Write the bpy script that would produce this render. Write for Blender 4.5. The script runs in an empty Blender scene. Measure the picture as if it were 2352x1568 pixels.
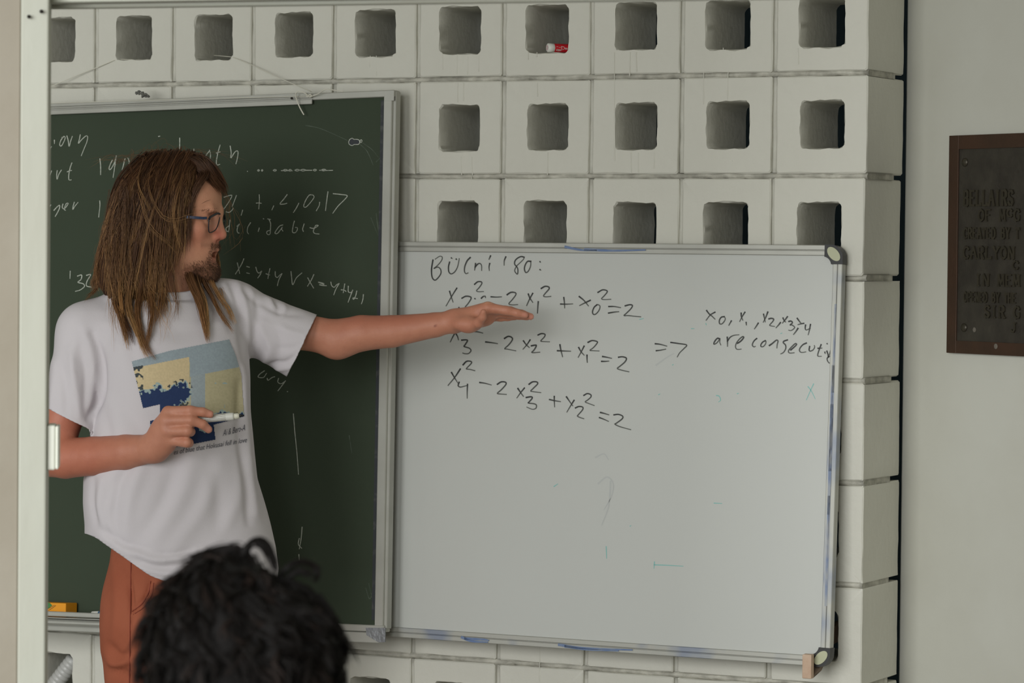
import bpy, bmesh, math, random
import numpy as np
from mathutils import Vector, Matrix
from mathutils.bvhtree import BVHTree
random.seed(7); rng = np.random.default_rng(7)
SC = bpy.context.scene; COL = SC.collection
# ------------------------------------------------------------------ camera
FPX = 7622.7; YAW, PITCH, ROLL = .4672, .0272, .0097
CAM = np.array([2.2925, -6.0783, 1.60])
cy, sy, cp, sp = math.cos(YAW), math.sin(YAW), math.cos(PITCH), math.sin(PITCH)
CF = np.array([-sy*cp, cy*cp, -sp]); R0 = np.array([cy, sy, 0.]); U0 = np.cross(R0, CF)
CR = R0*math.cos(ROLL)+U0*math.sin(ROLL); CU = -R0*math.sin(ROLL)+U0*math.cos(ROLL)
cd = bpy.data.cameras.new('camera'); cam = bpy.data.objects.new('camera', cd); COL.objects.link(cam)
cam.matrix_world = Matrix([[CR[i], CU[i], -CF[i], CAM[i]] for i in range(3)]+[[0, 0, 0, 1]])
cd.sensor_width = 36; cd.lens = FPX/2352*36; cd.clip_start = .05; cd.clip_end = 200
cd.dof.use_dof = True; cd.dof.focus_distance = 6.55; cd.dof.aperture_fstop = 9.0
SC.camera = cam
# ------------------------------------------------------------------ light
SC.view_settings.view_transform = 'Standard'; SC.view_settings.look = 'None'
SC.view_settings.gamma = 1; SC.view_settings.use_curve_mapping = False
SC.view_settings.exposure = -0.10
wd = bpy.data.worlds.new('sky'); SC.world = wd; wd.use_nodes = True
bg = wd.node_tree.nodes['Background']; bg.inputs['Color'].default_value = (.93, .97, .97, 1); bg.inputs['Strength'].default_value = .76
def area(name, loc, target, sx, sz, power, col):
    l = bpy.data.lights.new(name, 'AREA'); l.shape = 'RECTANGLE'; l.size = sx; l.size_y = sz; l.energy = power; l.color = col
    o = bpy.data.objects.new(name, l); COL.objects.link(o); o.location = loc
    o.rotation_euler = (Vector(target)-Vector(loc)).to_track_quat('-Z', 'Y').to_euler()
    return o
area('window_daylight', (.2, -8.4, 2.6), (-.6, 0, 1.3), 5.0, 3.6, 560, (.98, .985, .975))
# ------------------------------------------------------------------ pixel helpers (photo frame 2352 x 1568)
def ray(px, py): return CF+CR*((px-1176)/FPX)-CU*((py-784)/FPX)
def P(px, py, Z): return CAM+ray(px, py)*Z
def at_plane(px, py, o, n):
    d = ray(px, py); return CAM+d*(np.dot(np.asarray(o)-CAM, n)/np.dot(d, n))
def at_y(px, py, y): return at_plane(px, py, (0, y, 0), np.array([0, 1., 0]))
# ------------------------------------------------------------------ materials
def srgb(r, g, b): return tuple(((c/255+.055)/1.055)**2.4 if c > 10 else c/255/12.92 for c in (r, g, b))+(1,)
def mat(name, col, rough=.6, metal=0, noise=0, nscale=8, col2=None, bump=0, bscale=60, spec=.5, attr=None, sss=0,
        coat=0, detail=4, stretch=None, transmission=0, ramp=(.35, .7)):
    m = bpy.data.materials.new(name); m.use_nodes = True; t = m.node_tree; N = t.nodes; L = t.links
    b = N['Principled BSDF']; b.inputs['Roughness'].default_value = rough; b.inputs['Metallic'].default_value = metal
    b.inputs['Specular IOR Level'].default_value = spec; b.inputs['Base Color'].default_value = col
    b.inputs['Coat Weight'].default_value = coat; b.inputs['Transmission Weight'].default_value = transmission
    if sss:
        b.inputs['Subsurface Weight'].default_value = sss; b.inputs['Subsurface Radius'].default_value = (.012, .005, .003); b.inputs['Subsurface Scale'].default_value = .5
    tc = N.new('ShaderNodeTexCoord'); vec = tc.outputs['Object']
    if stretch:
        mp = N.new('ShaderNodeMapping'); mp.inputs['Scale'].default_value = stretch; L.new(vec, mp.inputs[0]); vec = mp.outputs[0]
    src = None
    if attr:
        a = N.new('ShaderNodeAttribute'); a.attribute_name = attr; src = a.outputs['Color']
    if noise:
        n = N.new('ShaderNodeTexNoise'); n.inputs['Scale'].default_value = nscale; n.inputs['Detail'].default_value = detail; L.new(vec, n.inputs['Vector'])
        rp = N.new('ShaderNodeMapRange'); rp.inputs[1].default_value = ramp[0]; rp.inputs[2].default_value = ramp[1]; L.new(n.outputs[0], rp.inputs[0])
        rp.inputs[4].default_value = noise
        mx = N.new('ShaderNodeMix'); mx.data_type = 'RGBA'; L.new(rp.outputs[0], mx.inputs[0])
        if src: L.new(src, mx.inputs[6])
        else: mx.inputs[6].default_value = col
        mx.inputs[7].default_value = col2 or tuple(c*.6 for c in col[:3])+(1,)
        src = mx.outputs[2]
    if src: L.new(src, b.inputs['Base Color'])
    if bump:
        n2 = N.new('ShaderNodeTexNoise'); n2.inputs['Scale'].default_value = bscale; n2.inputs['Detail'].default_value = 5; L.new(vec, n2.inputs['Vector'])
        bp = N.new('ShaderNodeBump'); bp.inputs['Strength'].default_value = bump; bp.inputs['Distance'].default_value = .004
        L.new(n2.outputs[0], bp.inputs['Height']); L.new(bp.outputs[0], b.inputs['Normal'])
    return m
# ------------------------------------------------------------------ mesh + object helpers
def mesh(name, V, F, smooth=False, colors=None):
    V = np.asarray(V, float); me = bpy.data.meshes.new(name)
    if isinstance(F, np.ndarray):
        k = F.shape[1]; me.vertices.add(len(V)); me.vertices.foreach_set('co', V.ravel().astype(np.float32))
        me.loops.add(F.size); me.loops.foreach_set('vertex_index', F.ravel().astype(np.int32))
        me.polygons.add(len(F)); me.polygons.foreach_set('loop_start', (np.arange(len(F))*k).astype(np.int32))
        me.polygons.foreach_set('loop_total', np.full(len(F), k, np.int32)); me.update(calc_edges=True); me.validate()
    else:
        me.from_pydata([tuple(v) for v in V], [], [tuple(int(i) for i in f) for f in F]); me.update()
    if smooth: me.polygons.foreach_set('use_smooth', np.ones(len(me.polygons), bool))
    if colors is not None:
        a = me.color_attributes.new('tint', 'FLOAT_COLOR', 'POINT'); c = np.ones((len(V), 4), np.float32); c[:, :3] = colors
        a.data.foreach_set('color', c.ravel())
    return me
def link(name, me, m, parent=None, shift=True):
    o = bpy.data.objects.new(name, me); COL.objects.link(o)
    if m and not me.materials: me.materials.append(m)
    if parent is not None: o.parent = parent
    return o
def tag(o, label=None, cat=None, group=None, kind=None):
    for k, v in (('label', label), ('category', cat), ('group', group), ('kind', kind)):
        if v: o[k] = v
    return o
def thing(name, label, cat, loc, rotz=0, group=None):
    o = bpy.data.objects.new(name, None); COL.objects.link(o); o.location = tuple(loc); o.rotation_euler = (0, 0, rotz)
    o.empty_display_size = .05
    return tag(o, label, cat, group)
def w2l(root, V):
    V = np.asarray(V, float)-np.array(root.location); a = -root.rotation_euler[2]; c, s = math.cos(a), math.sin(a)
    return np.stack([V[..., 0]*c-V[..., 1]*s, V[..., 0]*s+V[..., 1]*c, V[..., 2]], -1)
def part(name, root, V, F, m, smooth=False, colors=None, label=None, local=False, up=None):
    """a mesh whose vertices are given in world space, parented to root (up: parent part inside the same root)"""
    me = mesh(name, V if local else w2l(root, V), F, smooth, colors)
    o = link(name, me, m, up or root)
    if label: o['label'] = label
    return o
def solo(name, V, F, m, label, cat, smooth=False, group=None, colors=None):
    V = np.asarray(V, float); loc = np.array([V[:, 0].mean(), V[:, 1].mean(), V[:, 2].min()])
    o = link(name, mesh(name, V-loc, F, smooth, colors), m); o.location = loc
    return tag(o, label, cat, group)
def struct(name, V, F, m, smooth=False):
    o = link(name, mesh(name, V, F, smooth), m); o['kind'] = 'structure'; return o
BOXF = [(0, 3, 2, 1), (4, 5, 6, 7), (0, 1, 5, 4), (1, 2, 6, 5), (2, 3, 7, 6), (3, 0, 4, 7)]
ID = (np.zeros(3), np.array([1., 0, 0]), np.array([0, 1., 0]), np.array([0, 0, 1.]))
def merge(items):
    V = []; F = []; n = 0
    for v, f in items:
        V.append(np.asarray(v, float)); F += [tuple(int(i)+n for i in q) for q in f]; n += len(v)
    return np.concatenate(V), F
def fr(frame, L): o, u, v, n = frame; L = np.asarray(L, float); return o+L[..., :1]*u+L[..., 1:2]*v+L[..., 2:3]*n
def obox(frame, lo, hi, bev=0, seg=1):
    (a, b, c), (d, e, f) = lo, hi
    L = [(a, b, c), (d, b, c), (d, e, c), (a, e, c), (a, b, f), (d, b, f), (d, e, f), (a, e, f)]
    if bev:
        bm = bmesh.new(); vs = [bm.verts.new(p) for p in L]
        for q in BOXF: bm.faces.new([vs[i] for i in q])
        bmesh.ops.bevel(bm, geom=bm.edges[:], offset=bev, segments=seg, affect='EDGES', profile=.5)
        bm.verts.index_update(); V = [tuple(v.co) for v in bm.verts]; F = [[v.index for v in f.verts] for f in bm.faces]; bm.free()
        return fr(frame, V), F
    return fr(frame, L), BOXF
def prism(frame, poly, n0, n1):
    k = len(poly); V = [(x, y, n0) for x, y in poly]+[(x, y, n1) for x, y in poly]
    F = [tuple(range(k))[::-1], tuple(range(k, 2*k))]+[(i, (i+1) % k, (i+1) % k+k, i+k) for i in range(k)]
    return fr(frame, V), F
def frame_from(a, b, up=(0, 0, 1)):
    a = np.asarray(a, float); w = np.asarray(b, float)-a; L = np.linalg.norm(w); w = w/L; u = np.cross(up, w)
    if np.linalg.norm(u) < 1e-4: u = np.cross((1, 0, 0), w)
    u /= np.linalg.norm(u); return (a, u, np.cross(w, u), w), L
def lathe(a, b, prof, n=16, cap=True):
    """prof: list of (t along a-b in metres, radius)"""
    f, L = frame_from(a, b); V = []; F = []
    for t, r in prof:
        for i in range(n): V.append((r*math.cos(2*math.pi*i/n), r*math.sin(2*math.pi*i/n), t))
    for j in range(len(prof)-1):
        for i in range(n): F.append((j*n+i, j*n+(i+1) % n, (j+1)*n+(i+1) % n, (j+1)*n+i))
    if cap: F += [tuple(range(n))[::-1], tuple(range((len(prof)-1)*n, len(prof)*n))]
    return fr(f, V), F
def catmull(pts, n=5):
    p = np.asarray(pts, float)
    if len(p) < 3:
        t = np.linspace(0, 1, n+1)[:, None]; return p[0]*(1-t)+p[-1]*t
    q = np.vstack([2*p[0]-p[1], p, 2*p[-1]-p[-2]]); out = []
    for i in range(1, len(q)-2):
        for k in range(n):
            t = k/n; out.append(.5*((2*q[i])+(-q[i-1]+q[i+1])*t+(2*q[i-1]-5*q[i]+4*q[i+1]-q[i+2])*t*t+(-q[i-1]+3*q[i]-3*q[i+1]+q[i+2])*t**3))
    out.append(p[-1]); return np.array(out)
def resample(p, n):
    p = np.asarray(p, float); d = np.r_[0, np.cumsum(np.linalg.norm(np.diff(p, axis=0), axis=1))]; s = np.linspace(0, d[-1], n)
    return np.stack([np.interp(s, d, p[:, i]) for i in range(p.shape[1])], 1)
def tubes(paths, rad, sides=3):
    """paths (S,n,3), rad (S,n) -> one vert/face soup"""
    paths = np.asarray(paths, float); S, n, _ = paths.shape; rad = np.broadcast_to(rad, (S, n))
    T = np.gradient(paths, axis=1); T /= np.linalg.norm(T, axis=2, keepdims=True)+1e-12
    ref = np.where(np.abs(T[..., 2:3]) > .9, np.array([1., 0, 0]), np.array([0, 0, 1.])); 
    ref = np.broadcast_to(ref[:, :1], T.shape)
    A = np.cross(T, ref); A /= np.linalg.norm(A, axis=2, keepdims=True)+1e-9; B = np.cross(T, A)
    ang = np.arange(sides)*2*math.pi/sides
    V = paths[:, :, None]+rad[:, :, None, None]*(A[:, :, None]*np.cos(ang)[None, None, :, None]+B[:, :, None]*np.sin(ang)[None, None, :, None])
    idx = np.arange(S*n*sides).reshape(S, n, sides); nx = np.roll(idx, -1, 2)
    F = np.stack([idx[:, :-1], nx[:, :-1], nx[:, 1:], idx[:, 1:]], -1).reshape(-1, 4)
    return V.reshape(-1, 3), F
def ribbons(strokes, to3d, w, lift, taper=.35, step=5):
    """flat ink strokes; strokes = list of 2D polylines; to3d maps (n,2)->(n,3) world, normal lift applied inside"""
    Vs = []; Fs = []; Ts = []; n = 0
    for s in strokes:
        c = catmull(s, step); d = np.gradient(c, axis=0); d /= np.linalg.norm(d, axis=1, keepdims=True)+1e-9
        nrm = np.stack([-d[:, 1], d[:, 0]], 1); t = np.linspace(0, 1, len(c)); ww = w*(1-taper*t)*(1+.12*rng.standard_normal(len(c)).cumsum().clip(-1, 1)*.5)
        c0 = c.copy(); c0[0] -= d[0]*w*.4; c0[-1] += d[-1]*w*.3
        a = c0+nrm*ww[:, None]/2; b = c0-nrm*ww[:, None]/2; V = np.stack([a, b], 1).reshape(-1, 2); k = len(c)
        Vs.append(V); Ts.append(np.repeat(t, 2)); Fs += [(n+2*i, n+2*i+1, n+2*i+3, n+2*i+2) for i in range(k-1)]; n += 2*k
    V = np.concatenate(Vs); return to3d(V, lift), np.array(Fs), np.concatenate(Ts)
# ================================================================== setting
JZ = 1.60-.2465; B = .2; DEP = .2          # z of the third bed joint below the top row, block pitch, wall depth
M_block = mat('painted_block', srgb(206, 205, 194), .62, noise=.22, nscale=9, col2=srgb(192, 190, 178), bump=.28, bscale=70, spec=.35)
M_mortar = mat('painted_mortar', srgb(196, 194, 182), .7, noise=.75, nscale=34, col2=srgb(128, 126, 116), bump=.7, bscale=90, spec=.3)
M_white = mat('painted_plaster', srgb(192, 192, 182), .6, noise=.35, nscale=3.5, col2=srgb(172, 169, 154), bump=.2, bscale=25, spec=.35)
M_floor = mat('concrete_floor', srgb(120, 117, 110), .8, noise=.5, nscale=5, bump=.2)
M_dark = mat('dark_room_teal', srgb(60, 78, 84), .8, noise=.4, nscale=4)  # dark colour stands in for the darkness of the room beyond
struct('floor', *obox(ID, (-6, -9.5, -.1), (5, 3.2, 0)), M_floor)
struct('ceiling', *obox(ID, (-6, -5.2, 3.0), (5, 3.2, 3.1)), M_white)
struct('wall_far', *obox(ID, (-6, 3.0, 0), (5, 3.2, 3.0)), M_dark)
struct('wall_left', *obox(ID, (-6, -5.2, 0), (-5.8, 3.0, 3.0)), M_white)
# ---- pierced block wall
wall = bpy.data.objects.new('wall_back', None); COL.objects.link(wall); wall['kind'] = 'structure'; wall.location = (0, 0, 0)
def block_mesh(seed):
    r = np.random.default_rng(seed); h = (B-.0095)/2; N = 48; th = (np.arange(N)+.5)/N*2*math.pi
    def rrect(a, b, rad, jit):
        out = []; q = N//4; ca = 3 if rad < .01 else 4
        for k4 in range(4):             # right, top, left, bottom side, each ending in a small corner arc
            for i in range(q):
                if i < q-ca: d = (-1+2*i/(q-ca-1)); x, y = a, d*(b-rad)
                else:
                    g = (i-(q-ca)+1)/(ca+1)*math.pi/2; x, y = a-rad+rad*math.cos(g), b-rad+rad*math.sin(g)
                if k4 % 2: x, y = (a-(a-x) if 0 else x), y
                for _ in range(k4): x, y = -y, x
                if k4 % 2: x, y = x*a/b, y*b/a
                out.append((x, y))
        p = np.array(out); w = r.standard_normal(N); w = (w+np.roll(w, 1)*.7)/1.2; return p*(1+jit*w[:, None])
    out0 = rrect(h, h, .004, .004); out1 = rrect(h-.0022, h-.0022, .005, .004)
    ho = .0465+r.uniform(-.0015, .0015); hv = .0475+r.uniform(-.0015, .0015); off = r.uniform(-.002, .002, 2)
    in0 = rrect(ho+.0014, hv+.0014, .012, .018)+off; in1 = rrect(ho, hv, .012, .012)+off; in2 = rrect(ho-.001, hv-.001, .012, .006)+off; in3 = rrect(ho, hv, .012, .008)+off
    mid = (out1+in0)/2
    rings = [(out0, DEP), (out0, .006), (out0, .0025), (out1, .0), (mid, 0), (in0, .0), (in1, .004), (in2, .05), (in2, .13), (in3, DEP)]
    V = []; F = []
    for p, y in rings:
        for x, z in p: V.append((x, y+(r.normal(0, .00012) if y < .01 else 0), z))
    R = len(rings)
    for j in range(R):
        k = (j+1) % R
        for i in range(N): F.append((j*N+i, k*N+i, k*N+(i+1) % N, j*N+(i+1) % N))
    me = mesh('concrete_block', V, np.array(F)[:, ::-1], True); me.materials.append(M_block)
    me.set_sharp_from_angle(angle=math.radians(28)); me.update()
    return me
BM = [block_mesh(100+i) for i in range(9)]
def jx(i): return (i-9)*B
def jz(j): return JZ+(3-j)*B
first = True
for row in range(-1, 8):            # row r lies between bed joints r-1 and r
    for c in range(-3, 10):         # column c lies between head joints c-1 and c, column 9 is the free end
        o = bpy.data.objects.new('concrete_block', BM[int(rng.integers(9))]); COL.objects.link(o); o.parent = wall
        dx = rng.uniform(-.0012, .0012)
        if c == 9: dx = [0, -.001, 0, -.004, -.003, 0, .001, .002, .002][(row+1) % 9]
        o.location = ((jx(c-1)+jx(c))/2+dx, rng.uniform(-.0012, .0012), (jz(row-1)+jz(row))/2+rng.uniform(-.0008, .0008))
        o.rotation_euler = (rng.uniform(-.003, .003), rng.uniform(-.005, .005), rng.uniform(-.003, .003))
def bead(p0, p1, w, n=40, wide=(1, 0, 0), y0=.0065, hgt=.0042, jit=.0006, deep=.15):
    """mortar strip along p0-p1; rounded front, filled back to 'deep'"""
    p0 = np.array(p0); p1 = np.array(p1); prof = [(-.62, deep), (-.62, y0+.001), (-.5, y0), (-.25, y0-hgt*.75), (0, y0-hgt), (.25, y0-hgt*.75), (.5, y0), (.62, y0+.001), (.62, deep)]
    wd_ = np.array(wide, float); V = []; F = []; k = len(prof)
    for i in range(n+1):
        c = p0+(p1-p0)*i/n; j1, j2 = rng.normal(0, jit, 2)
        for q, (a, y) in enumerate(prof): V.append(c+wd_*(a*w+(j1 if 0 < q < k-1 else 0))+np.array([0, y+(j2 if 0 < q < k-1 else 0), 0]))
    for i in range(n):
        for q in range(k-1): F.append((i*k+q, i*k+q+1, (i+1)*k+q+1, (i+1)*k+q))
    F += [tuple(range(k)), tuple(range(n*k, n*k+k))[::-1]]
    return np.array(V), F
for j in range(-2, 8):
    V, F = bead((jx(-4), 0, jz(j)), (jx(9)-.004, 0, jz(j)), .0095, 130, (0, 0, 1), jit=.0008); part('bed_joint', wall, V, F, M_mortar, True)
M_head = mat('painted_head_joint', srgb(200, 199, 188), .66, noise=.4, nscale=25, col2=srgb(168, 166, 154), bump=.4, bscale=80, spec=.3)
for row in range(-1, 8):
    for c in range(-3, 9):
        V, F = bead((jx(c), 0, jz(row)+.006), (jx(c), 0, jz(row-1)-.006), .0095, 8, (1, 0, 0), .0075, .003, .0004); part('head_joint', wall, V, F, M_head, True)
# paint runs under the openings
dr = []
for (x, y0, y1) in [(865, 128, 175), (850, 128, 155), (1050, 125, 170), (1075, 130, 172), (1052, 190, 235), (1065, 190, 232), (1100, 128, 165), (1017, 125, 160), (1213, 118, 137), (1233, 120, 131),
                    (1060, 360, 402), (1085, 360, 402), (1235, 190, 222), (1258, 350, 402), (1447, 120, 175), (1462, 120, 165), (1450, 350, 398), (1467, 350, 398), (1503, 350, 388), (1661, 110, 146), (1672, 115, 230), (1683, 348, 372), (1617, 110, 240), (1834, 110, 148), (1412, 120, 370), (1083, 405, 460), (1700, 1510, 1530), (1240, 1480, 1565), (1668, 1495, 1530)]:
    n = 9; xs = np.linspace(0, 1, n); pth = [at_y(x+.5*math.sin(3*t+x), y0+(y1-y0)*t, .0004) for t in xs]
    dr.append((pth, np.r_[np.full(n-2, .0009), .0016, .0010]))
V, F = tubes([d[0] for d in dr], np.array([d[1] for d in dr]), 6); o = part('paint_drip', wall, V, F, M_block, True); o['kind'] = 'stuff'
struct('wall_base', *obox(ID, (jx(-4), -.002, 0), (0, DEP, jz(7)-.008), .004), M_block)
struct('trim_1', *obox(ID, (jx(-4), 0, jz(-2)+.006), (0, DEP, 3.0)), M_block)
struct('wall_side', *obox(ID, (-5.8, 0, 0), (jx(-4)-.001, DEP, 3.0)), M_white)
# ---- plain angled wall on the right
e0 = at_y(2072, 784, .225)       # seen 58 degrees off the image plane
wdir = R0*math.cos(math.radians(58))-np.array([CF[0], CF[1], 0])/cp*math.sin(math.radians(58)); wdir[2] = 0; wdir /= np.linalg.norm(wdir)
wn = np.array([wdir[1], -wdir[0], 0]);
if np.dot(wn, CAM-e0) < 0: wn = -wn
RW = (np.array([e0[0], e0[1], 0.]), wdir, np.array([0, 0, 1.]), wn)
struct('wall_right', *obox(RW, (0, 0, -.25), (4.2, 3.0, 0), .006, 2), M_white)  # unseen far length extended to keep out light from the right
struct('wall_light_block', *obox(ID, (3.9, -9.5, 0), (4.1, -2.4, 3.0)), mat('ochre_light_block', srgb(150, 144, 132), .8, noise=.3, nscale=3))  # unseen wall, added to block side light from the block ends
# ---- door frame the camera looks through (jamb left, head above)
zj = 4.9
pj0 = P(45, 784, zj); pj1 = P(108, 784, zj-.012)
jn = CAM-pj1; jn[2] = 0; jn /= np.linalg.norm(jn); _a = math.radians(-2.5)
jn = np.array([jn[0]*math.cos(_a)-jn[1]*math.sin(_a), jn[0]*math.sin(_a)+jn[1]*math.cos(_a), 0]); jd = np.array([-jn[1], jn[0], 0])
jw = (pj1-pj0)@jd; pj0 = pj1-jd*jw
JF = (np.array([pj0[0], pj0[1], 0.]), jd, np.array([0, 0, 1.]), jn)
M_jamb = mat('jamb_paint', srgb(178, 180, 168), .5, noise=.5, nscale=6, col2=srgb(166, 163, 148), bump=.25, bscale=30, spec=.4, stretch=(1, 1, .35))
M_jamb2 = mat('beige_plaster', srgb(152, 145, 131), .7, noise=.6, nscale=5, col2=srgb(136, 127, 111), bump=.3, bscale=30)  # beige, darker and browner than the jamb strip
door = bpy.data.objects.new('door_1', None); COL.objects.link(door); door['kind'] = 'structure'; door.location = tuple(JF[0])
zh = CAM[2]+.3626*(zj/5.0)+.0
part('jamb', door, *obox(JF, (0, 0, -.09), (jw, 2.3, 0), .003, 2), M_jamb)
h1 = P(1147, 0, zj*.958); hd = h1-P(108, 14.3, zj); hd[2] = 0; hd /= np.linalg.norm(hd); hn = np.array([hd[1], -hd[0], 0.])
if np.dot(hn, CAM-pj0) < 0: hn = -hn
HF = (np.array([*P(100, 14.3, zj+.02)[:2], zh]), hd, np.array([0, 0, 1.]), hn)
part('head', door, *obox(HF, (-.10, .006, -.04), (2.6, .12, 0), .002), M_jamb)
part('stop_bead', door, *obox(HF, (-.10, .001, -.07), (2.6, .03, -.045), .002), M_jamb)
struct('wall_front', *obox(JF, (-.26, 0, -.10), (-.0, 3.0, -.008), .002), M_jamb2)
M_nail = mat('dark_nail', srgb(40, 36, 32), .5, metal=.6)
for (x, y, a) in [(67, 39, 6), (95.5, 27, 3)]:
    c = at_plane(x, y, JF[0], jn); V, F = lathe(c-jn*.004, c+jn*.012, [(0, .0012), (.010, .0012), (.0105, .003), (.0125, .0026)], 8)
    solo('nail', V, F, M_nail, 'dark nail sticking out of the white door jamb, '+('larger and lower of two' if a == 6 else 'smaller one near the jamb edge'), 'nail', True)
# white surface box screwed to the side of the jamb
bx0 = P(104, 1077, zj+.03); bx1 = P(133, 975, zj+.03)
BF = (np.array([*(JF[0]+jd*jw)[:2], bx0[2]]), jd, np.array([0, 0, 1.]), jn)
M_plastic = mat('white_plastic', srgb(226, 228, 216), .45, noise=.15, nscale=20)
sb = thing('switch_box', 'small white plastic box fixed to the side of the door jamb', 'switch', BF[0])
part('body', sb, *obox(BF, (0, 0, -.075), (.0125, .0665, -.012), .003, 3), M_plastic)
part('cover', sb, *obox(BF, (.0125, .001, -.074), (.0172, .0655, -.013), .0025, 3), M_plastic)
# ================================================================== boards
M_alu = mat('aluminium', srgb(176, 176, 168), .42, metal=.35, noise=.3, nscale=14, col2=srgb(150, 149, 140), stretch=(1, 1, 1))
M_alu_ink = mat('aluminium_ink_stained', srgb(172, 172, 164), .45, metal=.3, noise=.55, nscale=7, col2=srgb(92, 112, 150), detail=3, ramp=(.52, .66))
M_steel = mat('zinc', srgb(142, 145, 148), .45, metal=.7, noise=.5, nscale=40, col2=srgb(110, 112, 114), bump=.3, bscale=120)
M_green = mat('chalkboard_green', srgb(61, 70, 57), .85, noise=.3, nscale=3.5, col2=srgb(71, 79, 67), detail=6, spec=.12, bump=.05, bscale=300, ramp=(.45, .85))
M_chalk = mat('chalk_line', srgb(188, 192, 180), .9, noise=.6, nscale=260, col2=srgb(110, 118, 106))
M_dust = mat('chalk_dust', srgb(84, 94, 82), .95, noise=.8, nscale=60, col2=srgb(60, 71, 58), ramp=(.4, .6))
M_edge = mat('dark_edge', srgb(46, 50, 54), .7, noise=.6, nscale=50, col2=srgb(96, 98, 92), ramp=(.55, .75))
M_wb = mat('whiteboard_enamel', srgb(192, 194, 189), .30, spec=.4, noise=.12, nscale=2.2, col2=srgb(177, 180, 177))
M_ink = mat('marker_ink', srgb(40, 42, 40), .5, attr='tint')
M_black = mat('black_plastic', srgb(26, 26, 25), .45, noise=.3, nscale=60, col2=srgb(60, 60, 58), ramp=(.6, .75))
M_cream = mat('cream_plastic', srgb(176, 178, 148), .5)
def board_frame(tr, rho, tau):
    u = np.array([math.cos(rho), 0, math.sin(rho)]); v = np.array([-math.sin(rho), 0, math.cos(rho)])*math.cos(tau)+np.array([0, 1, 0])*math.sin(tau)
    n = np.cross(u, v); return (np.asarray(tr, float), u, v, n)     # origin at the top right corner of the front face
def uvof(frame):
    o, u, v, n = frame
    def f(px, py, h=0):
        w = at_plane(px, py, o+n*h, n)-o; return np.array([w@u, w@v])
    return f
def on(frame):
    o, u, v, n = frame
    def f(pts, lift):
        return np.array([at_plane(x, y, o, n) for x, y in pts])+n*lift
    return f
# ---------------- green chalkboard hung by a cord
GB = board_frame(at_y(908, 206.5, -.062), .024, .062); g = uvof(GB)
rt = g(883, 223); rb = g(861, 1435); ob = g(887, 1440); lb = g(108, 1450)
W0 = -1.62; H0 = lb[1]+0; iu = (rt[0]+rb[0])/2; iv = rt[1]; jv = rb[1]; ev = g(870, 1477)[1]
board = thing('chalkboard', 'large dark green chalkboard in an aluminium frame, covered in white chalk writing', 'chalkboard', GB[0]+GB[1]*W0/2+GB[2]*ev)
part('panel', board, *obox(GB, (W0+.01, ev+.02, -.022), (iu+.004, iv+.006, -.004)), M_green, label='dark green writing surface')
part('side_rail', board, *merge([obox(GB, (iu, ev+.03, -.024), (-.006, 0, .003), .0015), obox(GB, (-.007, ev+.03, -.024), (0, -.002, -.004), .001)]), M_alu)
part('side_rail', board, *obox(GB, (W0, ev+.03, -.024), (W0+.024, 0, .003), .0015), M_alu)
part('top_rail', board, *obox(GB, (W0, iv, -.024), (-.0015, 0, .0025), .0015), M_alu)
part('bottom_rail', board, *merge([obox(GB, (W0, jv-.014, -.024), (-.003, jv, .004), .0015), obox(GB, (W0, ev, -.024), (-.014, jv-.015, .0), .0015)]), M_alu)
x1 = g(720, 225)[0]
part('hanging_rail', board, *merge([obox(GB, (W0, iv-.009, .0025), (x1, iv+.001, .007), .001), obox(GB, (W0, iv+.0035, .0025), (x1, iv+.007, .008), .001), obox(GB, (W0, -.006, .0025), (x1-.004, .001, .0075), .001), obox(GB, (W0, iv+.001, .0025), (x1, -.004, .004))]), M_alu)
part('dark_seam', board, *obox(GB, (iu-.0095, jv+.01, -.004), (iu+.001, iv-.006, -.0025)), M_edge, label='dark strip between panel and frame')  # narrow dark strip along the right edge of the panel
br = [g(x, y) for x, y in [(844, 1441), (846, 1458), (874, 1474.5), (888, 1474), (888.5, 1441)]]
part('corner_bracket', board, *prism(GB, [tuple(b) for b in br][::-1], .004, .0075), M_steel, label='zinc coloured corner bracket')
part('corner_bracket', board, *obox(GB, (-.0245, -.0225, .0022), (-.001, -.001, .0032), .0005), M_alu)
tx1 = g(540, 1430)[0]
part('tray_floor', board, *obox(GB, (W0, g(108, 1416)[1], .0045), (tx1, g(108, 1413)[1], .057), .001), M_alu)
part('tray_lip', board, *obox(GB, (W0, g(108, 1414, .06)[1], .0575), (tx1, g(108, 1403, .06)[1], .064), .0015), M_alu)
part('tray_apron', board, *merge([obox(GB, (W0, ev-.002, .0045), (tx1, g(108, 1417)[1], .03), .002), obox(GB, (W0, ev+.012, .03), (tx1, g(108, 1418)[1], .05), .004)]), M_alu)
A = lambda pts, s, ox, oy: [(x/s+ox, y/s+oy) for x, y in pts]
chalk = []
def ck(s, ox, oy, *st):
    for p in st: chalk.append(A(p, s, ox, oy))
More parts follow.
